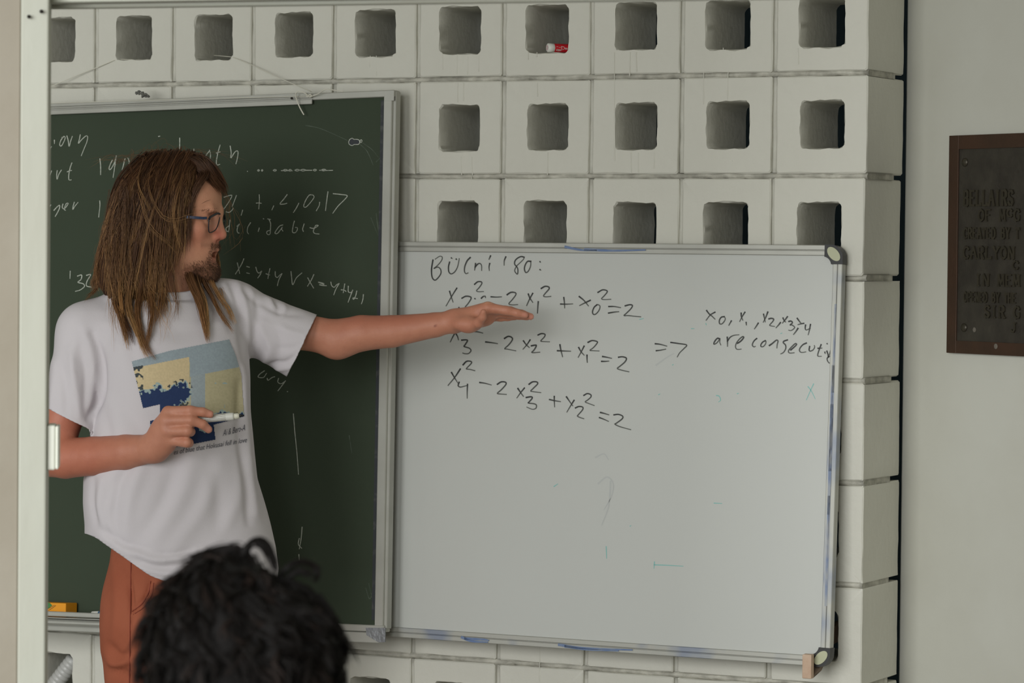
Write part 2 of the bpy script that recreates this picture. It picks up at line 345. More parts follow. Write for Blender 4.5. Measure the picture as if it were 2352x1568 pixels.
ck(4.48, 500, 370, [(55, 370), (100, 355), (137, 352), (110, 410), (55, 490)], [(183, 352), (165, 400), (140, 465)], [(78, 520), (110, 525), (140, 500), (150, 480)], [(247, 503), (232, 555)],
   [(418, 345), (420, 400), (413, 490)], [(388, 430), (415, 428), (440, 432)], [(567, 458), (548, 500)], [(705, 343), (670, 390), (632, 437), (670, 440), (703, 432)], [(825, 432), (800, 480), (770, 527)],
   [(960, 345), (935, 347), (905, 385), (880, 440), (878, 468), (900, 470), (940, 430), (980, 375), (975, 350), (955, 343)], [(1040, 422), (1035, 455), (1005, 510)], [(1125, 313), (1112, 410), (1100, 507)],
   [(1180, 333), (1250, 340), (1322, 352), (1300, 390), (1230, 460), (1175, 535)],
   [(117, 605), (112, 660), (103, 727)], [(105, 665), (75, 690), (85, 722), (102, 715)], [(190, 668), (215, 645), (198, 672), (190, 710), (200, 736), (213, 738)], [(328, 632), (300, 680), (295, 725), (308, 747)], [(418, 685), (408, 722)], [(460, 590), (465, 594)],
   [(505, 592), (535, 598)], [(520, 600), (535, 640), (533, 700), (530, 745), (512, 755), (495, 740), (500, 720), (530, 710)], [(660, 655), (630, 665), (600, 700), (580, 738), (605, 742), (640, 700), (655, 675), (650, 700), (662, 718)],
   [(780, 615), (768, 660), (760, 725), (785, 735), (805, 715), (812, 685), (790, 680)], [(880, 645), (865, 695), (872, 722)], [(940, 682), (970, 690), (1000, 680), (1025, 660), (1000, 660), (985, 690), (975, 720), (990, 742), (1035, 748)],
   [(193, 1045), (205, 1100), (217, 1155)], [(260, 1003), (230, 1070), (173, 1160)], [(290, 1082), (318, 1090)], [(290, 1148), (318, 1155)], [(383, 1090), (395, 1130), (415, 1150), (440, 1130)], [(443, 1130), (425, 1170), (403, 1200)],
   [(528, 1105), (515, 1160), (507, 1207)], [(488, 1157), (525, 1170)], [(583, 1135), (585, 1180), (605, 1195), (630, 1170), (652, 1155)], [(652, 1155), (620, 1220), (605, 1280)], [(745, 1135), (752, 1200), (763, 1270), (800, 1200), (857, 1148)],
   [(918, 1200), (945, 1250), (978, 1305)], [(980, 1165), (955, 1220), (915, 1285)], [(1028, 1243), (1060, 1250), (1085, 1258)], [(1040, 1270), (1075, 1278), (1110, 1280)], [(1030, 1246), (1070, 1262), (1085, 1270)], [(1155, 1243), (1165, 1280), (1190, 1295), (1215, 1270), (1240, 1257)], [(1240, 1257), (1205, 1320), (1185, 1375)],
   [(1298, 1262), (1290, 1310), (1283, 1352)], [(1262, 1322), (1290, 1325), (1312, 1338)], [(1335, 1285), (1335, 1340), (1360, 1350), (1380, 1330)], [(1380, 1325), (1355, 1390), (1333, 1450)], [(1422, 1335), (1410, 1385), (1390, 1420), (1383, 1405), (1430, 1412)], [(1490, 1370), (1485, 1420), (1470, 1467)])
for x, r in [(410, 9), (447, 7), (578, 16), (685, 22), (735, 14), (808, 24), (868, 28), (990, 17), (1080, 24)]:
    ck(4.48, 500, 370, [(x-r, 97-x*.006), (x, 88-x*.006), (x+r, 95-x*.006), (x, 105-x*.006), (x-r, 97-x*.006)])
ck(4.48, 500, 370, [(645, 96), (760, 98)], [(900, 92), (960, 92)], [(1040, 92), (1110, 94), (1175, 92)], [(296, 103), (299, 104)])
ck(7.35, 100, 290, [(60, 370), (90, 370), (118, 340)], [(167, 230), (167, 290)], [(330, 165), (290, 210), (262, 270), (258, 315), (280, 330), (310, 290), (345, 210), (345, 175), (290, 185)], [(378, 160), (400, 240), (415, 335), (440, 250), (470, 165)],
   [(603, 140), (590, 210), (572, 285), (620, 230), (690, 165), (720, 160), (728, 190), (715, 260), (670, 370), (620, 495)], [(118, 750), (95, 810), (70, 860)], [(215, 745), (205, 820), (213, 890), (240, 810), (285, 735)], [(462, 615), (435, 690), (412, 800), (410, 890), (430, 905), (452, 900)], [(385, 765), (420, 750), (458, 742)],
   [(935, 545), (947, 670), (947, 815)], [(1145, 570), (1110, 640), (1090, 705), (1105, 730), (1140, 690), (1180, 610), (1212, 495)], [(1212, 495), (1185, 680), (1158, 860)], [(1360, 545), (1310, 735)], [(1410, 530), (1430, 600), (1410, 665)], [(1540, 570), (1525, 605)], [(1560, 515), (1600, 520), (1620, 570)], [(2283, 195), (2283, 310), (2278, 425)],
   [(105, 1325), (75, 1370), (75, 1440)], [(160, 1415), (200, 1370), (250, 1330), (255, 1370), (220, 1450), (180, 1520)], [(310, 1310), (300, 1365), (330, 1390), (370, 1350), (400, 1300), (370, 1300), (345, 1350), (335, 1400), (355, 1415)], [(503, 1280), (485, 1340), (478, 1402), (510, 1350), (565, 1282)], [(932, 1255), (935, 1340), (915, 1530)], [(1925, 168), (1950, 162)])
ck(2.94, 0, 0, [(1303, 1005), (1302, 1050), (1300, 1090)], [(1410, 1015), (1385, 1050), (1378, 1095), (1390, 1112), (1410, 1085), (1415, 1040), (1408, 1012)], [(1480, 978), (1465, 1030), (1455, 1090), (1460, 1112), (1478, 1108)], [(1455, 1032), (1480, 1024)], [(1548, 985), (1555, 1030), (1553, 1065), (1580, 1025), (1600, 1020), (1598, 1060), (1587, 1105)])
ck(3.135, 80, 600, [(248, 70), (246, 122)], [(300, 105), (330, 98), (325, 130), (303, 150), (340, 160), (350, 180), (320, 205), (285, 215)], [(365, 100), (395, 95), (370, 140), (365, 175), (400, 185)], [(178, 420), (180, 478)])
ck(2.306, 540, 820, [(150, 72), (125, 90), (118, 105), (145, 107), (162, 85)], [(165, 112), (170, 122), (190, 108), (205, 103)], [(225, 112), (222, 132), (240, 140), (262, 125)], [(262, 125), (240, 155), (222, 178)], [(272, 182), (274, 182)], [(304, 300), (312, 400), (322, 500), (331, 620)], [(350, 900), (345, 960), (335, 1015)], [(335, 960), (330, 990), (348, 1012)], [(333, 1045), (335, 1075)])
for k in range(0, len(chalk), 24):
    V, F, t = ribbons(chalk[k:k+24], on(GB), 2.1, -.0037, .2); part('chalk_writing', board, V, F, M_chalk)['kind'] = 'stuff'
# chipped patch with pale rim, eraser smears
chip = A([(1255, 1225), (1280, 1175), (1330, 1150), (1368, 1172), (1420, 1172), (1470, 1185), (1485, 1230), (1460, 1275), (1370, 1280), (1330, 1300), (1270, 1275)], 9.046, 660, 190)
part('chipped_patch', board, *prism(GB, [tuple(g(x, y)) for x, y in chip][::-1], -.0045, -.0036), M_edge, label='small grey chip with a pale rim')
V, F, t = ribbons([chip+[chip[0]], A([(1500, 1190), (1520, 1180), (1535, 1205), (1515, 1240), (1497, 1225), (1500, 1190)], 9.046, 660, 190)], on(GB), 1.6, -.0034, 0); part('chip_rim', board, V, F, M_chalk)['kind'] = 'stuff'
sm = [A(p, 3.357, 700, 0) for p in [[(420, 1110), (470, 1160), (500, 1220), (520, 1270)], [(440, 1100), (510, 1150), (560, 1210)], [(545, 1245), (575, 1215), (600, 1190)], [(0, 965), (100, 985), (200, 1025), (320, 1080)]]]+[[(862, 490), (868, 540), (872, 600)], [(850, 500), (866, 540)], [(838, 1350), (848, 1375), (858, 1330)], [(845, 1340), (852, 1372)], [(800, 1000), (806, 1040)]]
V, F, t = ribbons(sm, on(GB), 2.2, -.0038, .5); part('chalk_smear', board, V, F, M_dust)['kind'] = 'stuff'
# ---------------- whiteboard standing beside it
WT = at_y(1937, 563, -.030); tau = 0
for _ in range(30):      # lean so that the right edge is square to the long edge
    
    best = min(np.linspace(.0, .2, 401), key=lambda d: abs(at_y(1906, 1530, -.030-d)[0]-WT[0])); break
low = at_y(1906, 1530, -.030-best); tau = math.atan2(best, WT[2]-low[2])
WF = board_frame(WT, 0.0, tau); q = uvof(WF)
WW = q(868, 560)[0]; hv_ = q(1906, 1532)[1]; rw = .0205
white = thing('whiteboard', 'aluminium framed whiteboard with black handwritten equations, leaning out from the block wall', 'whiteboard', WF[0]+WF[1]*WW/2+WF[2]*hv_)
part('panel', white, *obox(WF, (WW+.009, hv_+.009, -.014), (-.009, -.009, -.005)), M_wb, label='glossy white writing surface')
def rail(name, lo, hi, axis, m):
    a, b = np.array(lo, float), np.array(hi, float); mid = (a+b)/2
    if axis == 0: its = [obox(WF, (a[0], a[1], -.018), (b[0], mid[1]-.0005, .0), .0012), obox(WF, (a[0], mid[1]+.0005, -.018), (b[0], b[1], .0015), .0012), obox(WF, (a[0], mid[1]-.001, -.018), (b[0], mid[1]+.001, -.002))]
    else: its = [obox(WF, (a[0], a[1], -.018), (mid[0]-.0005, b[1], .0), .0012), obox(WF, (mid[0]+.0005, a[1], -.018), (b[0], b[1], .0015), .0012), obox(WF, (mid[0]-.001, a[1], -.018), (mid[0]+.001, b[1], -.002))]
    part(name, white, *merge(its), m)
cw = .036
rail('top_rail', (WW, -rw), (-cw, 0), 0, M_alu)
rail('bottom_rail', (WW, hv_), (-cw, hv_+rw), 0, M_alu_ink)
rail('side_rail', (-rw, hv_+cw), (0, -cw), 1, M_alu_ink)
rail('side_rail', (WW, hv_+rw), (WW+rw, -rw), 1, M_alu)
for sgn, v0 in ((1, 0.), (-1, hv_)):
    def c2(x, y): return (x, v0-sgn*(-y) if sgn < 0 else v0+y)
    pts = [(-cw-.001, .001)]+[(-.026+.0275*math.sin(a), -.026+.0275*math.cos(a)) for a in np.linspace(.25, 1.32, 9)]+[(.0015, -cw-.001), (-rw-.0005, -cw-.001)]+[(-cw-.004+.0175*math.cos(a), -cw-.004+.0175*math.sin(a)) for a in np.linspace(.15, 1.42, 7)]+[(-cw-.001, -rw-.0005)]
    if sgn > 0: poly = [(x, v0+y) for x, y in pts]
    else: poly = [(x, v0-y) for x, y in pts]
    if sgn > 0: poly = poly[::-1]
    cc = part('corner_cap', white, *prism(WF, poly, -.019, .0042), M_black, label='black plastic corner cap')
    el = []
    for a in np.linspace(0, 2*math.pi, 24, endpoint=False):
        ex, ey = .0168*math.cos(a), .0098*math.sin(a); c45 = math.sqrt(.5)
        ux, uy = (ex*c45+ey*c45), (-ex*c45+ey*c45); el.append((-.0175+ux, v0+sgn*(-.0175+uy)))
    if sgn < 0: el = el[::-1]
    part('cap_inlay', white, *prism(WF, el, .0042, .0052), M_cream, up=cc, label='oval cream inlay')
ink = []; 
def wk(s, ox, oy, *st):
    for p in st: ink.append(A(p, s, ox, oy))
wk(3.1355, 940, 560, [(163, 115), (154, 170), (153, 210), (160, 245), (178, 260), (200, 243), (220, 212), (218, 182), (198, 166), (170, 176), (195, 155), (224, 120), (230, 95), (212, 88), (180, 108)], [(296, 100), (301, 104)], [(330, 108), (335, 112)], [(283, 130), (275, 165), (278, 200), (295, 215), (320, 200), (340, 165), (350, 120), (352, 105)], [(432, 97), (410, 120), (393, 160), (390, 195), (400, 213), (416, 208)],
   [(470, 140), (467, 165), (463, 188)], [(467, 165), (485, 145), (502, 140), (513, 155), (514, 190)], [(578, 85), (567, 110)], [(572, 140), (567, 165), (569, 190)], [(688, 92), (677, 120), (676, 152)], [(820, 95), (800, 90), (775, 100), (755, 120), (752, 145), (768, 165), (775, 185), (773, 215), (762, 210), (752, 190), (765, 160), (790, 135), (815, 110), (820, 95)], [(868, 125), (845, 125), (828, 150), (822, 180), (832, 205), (850, 195), (866, 160), (868, 122)], [(934, 127), (938, 131)], [(934, 184), (940, 188)],
   [(283, 340), (295, 380), (308, 418)], [(335, 318), (305, 365), (258, 445)], [(372, 390), (400, 376), (432, 380), (437, 395), (415, 430), (395, 455), (400, 467)], [(463, 290), (485, 272), (510, 272), (515, 285), (495, 315), (477, 335), (490, 343), (527, 342)], [(465, 393), (469, 396)], [(512, 390), (525, 378), (540, 376), (542, 386)], [(350, 457), (354, 460)], [(582, 380), (620, 382), (657, 380)],
   [(697, 365), (725, 348), (755, 350), (760, 365), (735, 400), (710, 430), (735, 438), (773, 436)], [(850, 360), (862, 390), (882, 420)], [(882, 355), (860, 395), (838, 443)], [(922, 415), (919, 450), (916, 497)], [(943, 320), (970, 305), (995, 308), (1000, 322), (975, 352), (960, 373), (975, 380), (1013, 377)], [(1106, 385), (1110, 420), (1112, 460)], [(1083, 432), (1125, 433), (1170, 431)],
   [(1217, 378), (1250, 405), (1283, 445)], [(1297, 405), (1255, 425), (1220, 443)], [(1345, 437), (1325, 455), (1313, 485), (1318, 505), (1335, 505), (1358, 480), (1367, 450), (1355, 437), (1340, 440)], [(1352, 348), (1385, 330), (1415, 335), (1417, 348), (1395, 375), (1378, 393), (1395, 400), (1445, 398)], [(1430, 450), (1470, 450), (1515, 458)], [(1428, 497), (1470, 490), (1502, 487)], [(1548, 445), (1580, 437), (1600, 442), (1590, 465), (1555, 500), (1540, 515), (1570, 515), (1615, 520), (1660, 524)],
   [(325, 635), (305, 670), (288, 705)], [(325, 640), (340, 665), (347, 690)], [(380, 620), (445, 628), (490, 633), (522, 641)], [(370, 692), (400, 690), (412, 696), (395, 725), (388, 738), (425, 750), (437, 768), (420, 788), (395, 790), (378, 785)], [(543, 705), (585, 710), (628, 717)], [(678, 680), (705, 665), (730, 672), (735, 690), (710, 725), (680, 753), (700, 757), (760, 769)], [(815, 697), (835, 725), (857, 745)], [(863, 690), (840, 725), (812, 757)], [(872, 733), (905, 728), (905, 740), (890, 765), (875, 780), (895, 782), (933, 779)], [(920, 655), (945, 645), (970, 650), (965, 670), (940, 697), (955, 702), (1003, 704)],
   [(1078, 725), (1085, 765), (1097, 812)], [(1060, 768), (1105, 770), (1155, 772)], [(1213, 745), (1230, 775), (1252, 800)], [(1252, 735), (1232, 775), (1210, 815)], [(1273, 800), (1273, 825), (1275, 852)], [(1280, 708), (1310, 695), (1345, 702), (1345, 715), (1320, 745), (1295, 765), (1315, 768), (1360, 770)], [(1385, 810), (1415, 815), (1450, 823)], [(1378, 845), (1405, 845), (1430, 843)], [(1500, 815), (1530, 812), (1557, 823), (1545, 850), (1510, 880), (1492, 897), (1530, 910), (1575, 920)],
   [(1765, 718), (1800, 722), (1848, 735)], [(1772, 768), (1800, 765), (1840, 757)],
   [(297, 925), (320, 965), (342, 1000)], [(360, 900), (320, 960), (272, 1018)], [(352, 995), (345, 1020), (360, 1030), (385, 1025), (412, 1018)], [(412, 1010), (410, 1060), (410, 1110)], [(380, 870), (405, 845), (435, 845), (440, 858), (410, 890), (405, 900), (430, 903), (465, 912)], [(500, 997), (540, 1003), (583, 1015)], [(627, 1010), (655, 993), (685, 995), (688, 1012), (655, 1050), (627, 1075), (650, 1080), (692, 1083)], [(775, 1040), (795, 1070), (815, 1097)], [(822, 1037), (795, 1070), (768, 1108)], [(835, 1105), (870, 1100), (878, 1110), (858, 1135), (850, 1145), (890, 1150), (908, 1160), (905, 1182), (880, 1190), (840, 1175)], [(855, 1010), (880, 993), (910, 993), (917, 1007), (885, 1040), (868, 1058), (885, 1063), (940, 1070)],
   [(1037, 1097), (1037, 1130), (1040, 1173)], [(1003, 1120), (1040, 1128), (1082, 1135)], [(1125, 1100), (1145, 1130), (1170, 1165)], [(1180, 1125), (1155, 1165), (1128, 1210)], [(1190, 1180), (1215, 1170), (1242, 1175), (1240, 1195), (1210, 1230), (1205, 1240), (1225, 1250), (1250, 1258)], [(1250, 1090), (1275, 1077), (1300, 1085), (1300, 1103), (1275, 1125), (1260, 1137), (1285, 1148), (1325, 1163)], [(1370, 1213), (1398, 1220), (1430, 1230)], [(1363, 1250), (1395, 1262), (1428, 1277)], [(1467, 1230), (1500, 1227), (1530, 1240), (1525, 1260), (1485, 1290), (1475, 1298), (1510, 1315), (1588, 1337)])
wk(3.919, 1480, 640, [(230, 572), (300, 582), (372, 595), (350, 625), (310, 665), (288, 702)], [(552, 285), (575, 315), (600, 335), (627, 362)], [(627, 300), (585, 325), (548, 372)], [(710, 340), (685, 345), (668, 370), (668, 400), (685, 407), (705, 390), (720, 362), (712, 338)], [(775, 378), (752, 418)], [(863, 308), (865, 340), (878, 372)], [(897, 300), (872, 340), (850, 383)], [(908, 392), (910, 415)], [(1017, 398), (1000, 425), (983, 450)], [(1065, 318), (1072, 350), (1080, 388)], [(1103, 298), (1085, 345), (1062, 390)], [(1113, 360), (1135, 355), (1155, 362), (1150, 380), (1128, 405), (1120, 418), (1140, 425), (1163, 428)], [(1217, 393), (1200, 415), (1177, 440)],
   [(1240, 352), (1250, 375), (1263, 388)], [(1280, 340), (1258, 370), (1235, 398)], [(1292, 383), (1312, 380), (1325, 395), (1303, 415), (1320, 415), (1345, 435), (1330, 455), (1310, 465), (1292, 462)], [(1375, 445), (1355, 475), (1335, 500)], [(1368, 355), (1390, 385), (1405, 403)], [(1427, 400), (1400, 405), (1375, 412)], [(1443, 415), (1440, 445), (1450, 460), (1485, 445)], [(1487, 410), (1478, 460), (1467, 503)],
   [(670, 540), (650, 535), (630, 555), (617, 580), (622, 588), (645, 575), (665, 550), (672, 545), (670, 570), (680, 595)], [(738, 525), (740, 565), (740, 607)], [(740, 560), (765, 525), (800, 508), (843, 503)], [(830, 580), (860, 560), (885, 530), (878, 520), (855, 535), (825, 570), (812, 605), (820, 630), (840, 635), (863, 632)], [(1003, 537), (982, 555), (967, 580), (965, 600), (978, 612), (990, 608)], [(1080, 557), (1058, 568), (1042, 590), (1042, 608), (1060, 610), (1080, 590), (1087, 565), (1080, 553)], [(1117, 600), (1145, 580), (1180, 552), (1195, 560), (1188, 590), (1185, 622)], [(1280, 550), (1250, 560), (1243, 575), (1262, 595), (1265, 625), (1250, 655), (1235, 668), (1220, 675)],
   [(1310, 640), (1345, 610), (1362, 590), (1350, 583), (1320, 610), (1293, 640), (1290, 660), (1305, 668), (1340, 665)], [(1450, 578), (1420, 592), (1395, 620), (1388, 645), (1400, 660), (1420, 662), (1445, 657)], [(1480, 608), (1475, 640), (1485, 650), (1510, 640), (1525, 615), (1522, 600)], [(1583, 592), (1565, 640), (1552, 685), (1560, 697), (1585, 697)], [(1555, 625), (1590, 623)], [(1617, 660), (1620, 672)], [(1637, 583), (1640, 586)], [(1635, 650), (1645, 680), (1650, 700), (1668, 645)], [(1650, 703), (1638, 715), (1640, 735), (1655, 757), (1670, 752)], [(1648, 700), (1666, 697)])
starts = [0]+[i for i, s_ in enumerate(ink) if any(abs(s_[0][0]-(x/3.1355+940))+abs(s_[0][1]-(y/3.1355+560)) < .01 for x, y in [(283, 340), (325, 635), (297, 925)])]+[i for i, s_ in enumerate(ink) if abs(s_[0][0]-(230/3.919+1480)) < .01][:1]+[len(ink)]
for i0, i1 in zip(starts[:-1], starts[1:]):
  V, F, t = ribbons(ink[i0:i1], on(WF), 3.5, -.0045, .35)
  c = np.array(srgb(34, 36, 34)[:3])[None]*(1-t[:, None])+np.array(srgb(92, 94, 88)[:3])[None]*t[:, None]
  part('marker_writing', white, V, F, M_ink, colors=c)['kind'] = 'stuff'
M_teal = mat('teal_ink', srgb(124, 184, 178), .5)
teal = [A(p, 3.919, 1480, 640) for p in [[(1465, 970), (1495, 1010), (1530, 1080)], [(1515, 945), (1485, 1010), (1450, 1090)], [(415, 448), (440, 448)], [(545, 402), (550, 415)], [(120, 1042), (132, 1036)], [(640, 1050), (665, 1056), (678, 1090), (660, 1108)], [(828, 1034), (840, 1030)], [(245, 775), (252, 770)], [(1220, 492), (1232, 487)]]]+[[(1500, 1297), (1533, 1298), (1567, 1300)], [(1501, 1290), (1500, 1305)], [(1270, 1117), (1279, 1111)], [(1638, 1155), (1656, 1156)], [(1390, 1255), (1391, 1282)], [(1445, 1208), (1447, 1207)], [(1467, 733), (1476, 731)]]
V, F, t = ribbons(teal, on(WF), 2.2, -.0046, .4); part('teal_mark', white, V, F, M_teal, label='faint teal remains of wiped writing')['kind'] = 'stuff'
M_blue = mat('blue_ink_smudge', srgb(96, 118, 158), .6, noise=.5, nscale=60, col2=srgb(140, 150, 160))
bl = [[(1062, 1463), (1085, 1472), (1120, 1474)], [(1070, 1466), (1110, 1468), (1122, 1470)], [(1285, 1480), (1330, 1487), (1390, 1490), (1452, 1492)], [(1300, 1484), (1350, 1491), (1420, 1494)], [(1300, 567), (1335, 574), (1370, 575)], [(1345, 573), (1410, 575.5), (1482, 574)]]
V, F, t = ribbons(bl, on((WF[0], WF[1], WF[2], WF[3])), 6, .0022, .5); part('ink_smudge', white, V, F, M_blue, label='blue ink smudge')['kind'] = 'stuff'
M_blue2 = mat('blue_ink_rubbed', srgb(124, 138, 164), .6, noise=.85, nscale=22, col2=srgb(164, 166, 166), ramp=(.36, .58))
rs = [[(1911, 700), (1907, 800), (1903, 900)], [(1904, 840), (1900, 960), (1896, 1080)], [(1901, 930), (1897, 1050), (1893, 1180)], [(1895, 1140), (1891, 1270), (1887, 1390)]]
V, F, t = ribbons([[(x+dx_, y) for x, y in q_] for q_ in rs for dx_ in (8.5, 11.5)], on(WF), 5, .0004, .4); part('ink_smudge', white, V, F, M_blue2, label='rubbed blue ink along the side rail')['kind'] = 'stuff'
gh_ = [[(1366, 1050), (1385, 1042), (1395, 1055)], [(1372, 1110), (1392, 1095), (1406, 1110), (1402, 1140), (1385, 1170)], [(1400, 1105), (1396, 1160), (1380, 1205)], [(1505, 838), (1530, 820), (1545, 812)]]
V, F, t = ribbons(gh_, on(WF), 4, -.0047, .5); part('wiped_trace', white, V, F, mat('wiped_ink', srgb(180, 183, 180), .4), label='faint grey trace of wiped writing')['kind'] = 'stuff'
# smooth shapes that rest on the tray
M_yel = mat('yellow_card', srgb(226, 150, 20), .55, noise=.15, nscale=30, col2=srgb(206, 126, 8))
M_grn = mat('green_print', srgb(60, 120, 60), .55); M_dkg = mat('dark_print', srgb(70, 62, 30), .6)
ty = g(108, 1413)[1]
TF = (GB[0]+GB[2]*ty, GB[1], GB[2]/np.linalg.norm(GB[2]), GB[3])
gu = uvof((GB[0]+GB[3]*.045, *GB[1:]))
b0 = gu(40, 1404)[0]; b1 = gu(151, 1404)[0]; b2 = gu(186, 1404)[0]; bh = gu(130, 1376)[1]-gu(130, 1404)[1]
ch = thing('chalk_box', 'yellow orange cardboard chalk box on the chalk tray', 'box', fr(TF, np.array([(b0+b1)/2, .001, .03])))
part('carton', ch, *obox(TF, (b0, .0008, .004), (b1, bh+.004, .046), .0006), M_yel)
part('end_flap', ch, *obox(TF, (b1+.0001, .0012, .0045), (b1+.0006, bh+.0035, .0455)), M_yel)
gp = lambda x, y: tuple(np.array(gu(x, y))-np.array([0, ty]))
part('printed_sign', ch, *prism(TF, [gp(100, 1384), gp(114, 1383), (gp(121, 1390)), gp(112, 1397), gp(100, 1397)][::-1], .0461, .0464), M_grn, label='green printed arrow')
V, F, t = ribbons([[(112, 1401), (121, 1396), (129, 1390)], [(108, 1399), (118, 1394), (126, 1389.5)]], lambda p, l: np.array([fr(TF, np.array([*gp(x, y), .0464])) for x, y in p]), 1.0, 0, 0); part('printed_line', ch, V, F, M_dkg)
mk_a = fr(TF, np.array([gu(206, 1400)[0], .0085, .036])); mk_b = fr(TF, np.array([gu(300, 1404)[0], .0085, .033]))
M_wpl = mat('white_marker_plastic', srgb(214, 214, 206), .4); M_bluepl = mat('blue_marker_print', srgb(66, 100, 130), .5)
tm = thing('marker_pen', 'white marker pen with a blue band lying in the chalk tray beside the yellow box', 'marker', (mk_a+mk_b)/2-np.array([0, 0, .008]))
L_ = np.linalg.norm(mk_b-mk_a)
part('barrel', tm, *lathe(mk_a, mk_b, [(.018, .0074), (.02, .0078), (L_-.002, .0078), (L_, .007)], 18), M_wpl, True)
part('cap', tm, *lathe(mk_a, mk_b, [(0, .005), (.0012, .0066), (.0185, .0076)], 18), M_wpl, True)
part('printed_band', tm, *lathe(mk_a, mk_b, [(.0185, .0079), (.0235, .0080)], 18, False), M_bluepl, True)
M_chk = mat('white_chalk', srgb(206, 202, 190), .9)
for a, b, lab in [((182, 1401), (192, 1402), 'short stub of white chalk in the tray touching the yellow box'), ((194, 1402), (204, 1402.5), 'short stub of white chalk in the tray beside the marker pen')]:
    pa = fr(TF, np.array([gu(*a)[0]+.004, .0042, .030])); pb = fr(TF, np.array([gu(*b)[0], .0042, .028])); l = np.linalg.norm(pb-pa)
    V, F = lathe(pa, pb, [(0, .0028), (.0006, .0034), (l-.0006, .0036), (l, .003)], 10); solo('chalk_stick', V, F, M_chk, lab, 'chalk', True)
# wooden bracket carrying the lower right corner of the whiteboard
M_wood = mat('bare_wood', srgb(196, 172, 150), .75, noise=.6, nscale=30, col2=srgb(168, 128, 100), bump=.3, bscale=120, stretch=(1, 4, 1))
M_wood2 = mat('dark_wood', srgb(140, 122, 104), .8, noise=.6, nscale=20, col2=srgb(96, 80, 66), stretch=(6, 1, 1))  # darker and browner than the front stop
cn = WF[0]+WF[2]*hv_            # bottom right corner of the whiteboard front
fa = at_plane(1861, 1500, WF[0]+WF[3]*.012, WF[3]); fb = at_plane(1859, 1556, WF[0]+WF[3]*.012, WF[3])
wr = thing('wooden_bracket', 'pale wooden bracket pegged into a wall opening, holding up the whiteboard corner', 'bracket', (fb[0], fb[1]+.05, fb[2]))
KF = (np.array([fb[0], fb[1]-.006, fb[2]]), np.array([1., 0, 0]), np.array([0, 0, 1.]), np.array([0, -1., 0]))
hgt = fa[2]-fb[2]
part('front_stop', wr, *obox(KF, (-.0085, 0, -.004), (.0105, hgt, .012), .002, 2), M_wood, label='sawn pale end grain')
zb = cn[2]-.010; yf = KF[0][1]; pbk = at_y(1928, 1480, 0.); ptp = at_y(1922, 1440, 0.)
prof = [(yf+.002, fb[2]+.001), (0., pbk[2]), (.10, pbk[2]+.012), (.10, ptp[2]+.01), (0., ptp[2]), (-.055, zb+.0), (yf+.002, zb-.006)]
V = [(fb[0]+sx*.009+.001+(y-yf)*.05, y, z) for sx in (-1, 1) for y, z in prof]; k = len(prof)
F = [tuple(range(k)), tuple(range(k, 2*k))[::-1]]+[(i, i+k, (i+1) % k+k, (i+1) % k) for i in range(k)]
part('arm', wr, V, F, M_wood2)
# ---------------- bronze plaque with raised lettering on the angled wall
M_brz = mat('bronze_field', srgb(54, 50, 44), .5, metal=.35, noise=.55, nscale=26, col2=srgb(76, 72, 62), bump=.4, bscale=80)
M_brz2 = mat('bronze_rim', srgb(74, 52, 38), .5, metal=.4, noise=.6, nscale=12, col2=srgb(56, 44, 34), bump=.3, bscale=60)
M_brz3 = mat('bronze_letter', srgb(58, 54, 44), .38, metal=.45, noise=.4, nscale=40, col2=srgb(80, 74, 60))
rwf = uvof(RW)
PC = rwf(2191, 312); PD = rwf(2191, 810); PW = .40
pl = thing('plaque', 'dark bronze memorial plaque with raised capital letters on the plain right wall', 'plaque', RW[0]+RW[1]*(PC[0]+PW/2)+RW[2]*PD[1])
part('plate', pl, *obox(RW, (PC[0], PD[1], .0005), (PC[0]+PW, PC[1], .009), .001), M_brz, label='dark weathered field')
ri = rwf(2212, 343); rj = rwf(2208, 782); rwid = ri[0]-PC[0]
part('raised_rim', pl, *merge([obox(RW, (PC[0], PD[1], .009), (ri[0], PC[1], .012), .0003), obox(RW, (PC[0]+PW-rwid, PD[1], .009), (PC[0]+PW, PC[1], .012), .001), obox(RW, (ri[0], ri[1], .009), (PC[0]+PW-rwid, PC[1], .012), .0003), obox(RW, (ri[0], PD[1], .009), (PC[0]+PW-rwid, rj[1], .012), .0003)]), M_brz2, label='reddish brown rim')
for x, y in [(2225, 373), (2223, 752)]:
    c = RW[0]+RW[1]*rwf(x, y)[0]+RW[2]*rwf(x, y)[1]+wn*.009
    V, F = lathe(c, c+wn*.004, [(0, .0085), (.0015, .0085), (.0025, .006), (.004, .0035)], 14); part('screw', pl, V, F, M_brz3, True)
for x, y, r in [(2246, 757, .005), (2298, 795, .0055)]:
    c = RW[0]+RW[1]*rwf(x, y)[0]+RW[2]*rwf(x, y)[1]+wn*(.0091 if y < 782 else .0121)
    V, F = lathe(c, c+wn*.0008, [(0, r), (.0008, r*.7)], 9); part('pale_spot', pl, V, F, mat('pale_spot', srgb(104, 98, 88), .9, noise=.6, nscale=90), label='pale paint spot')
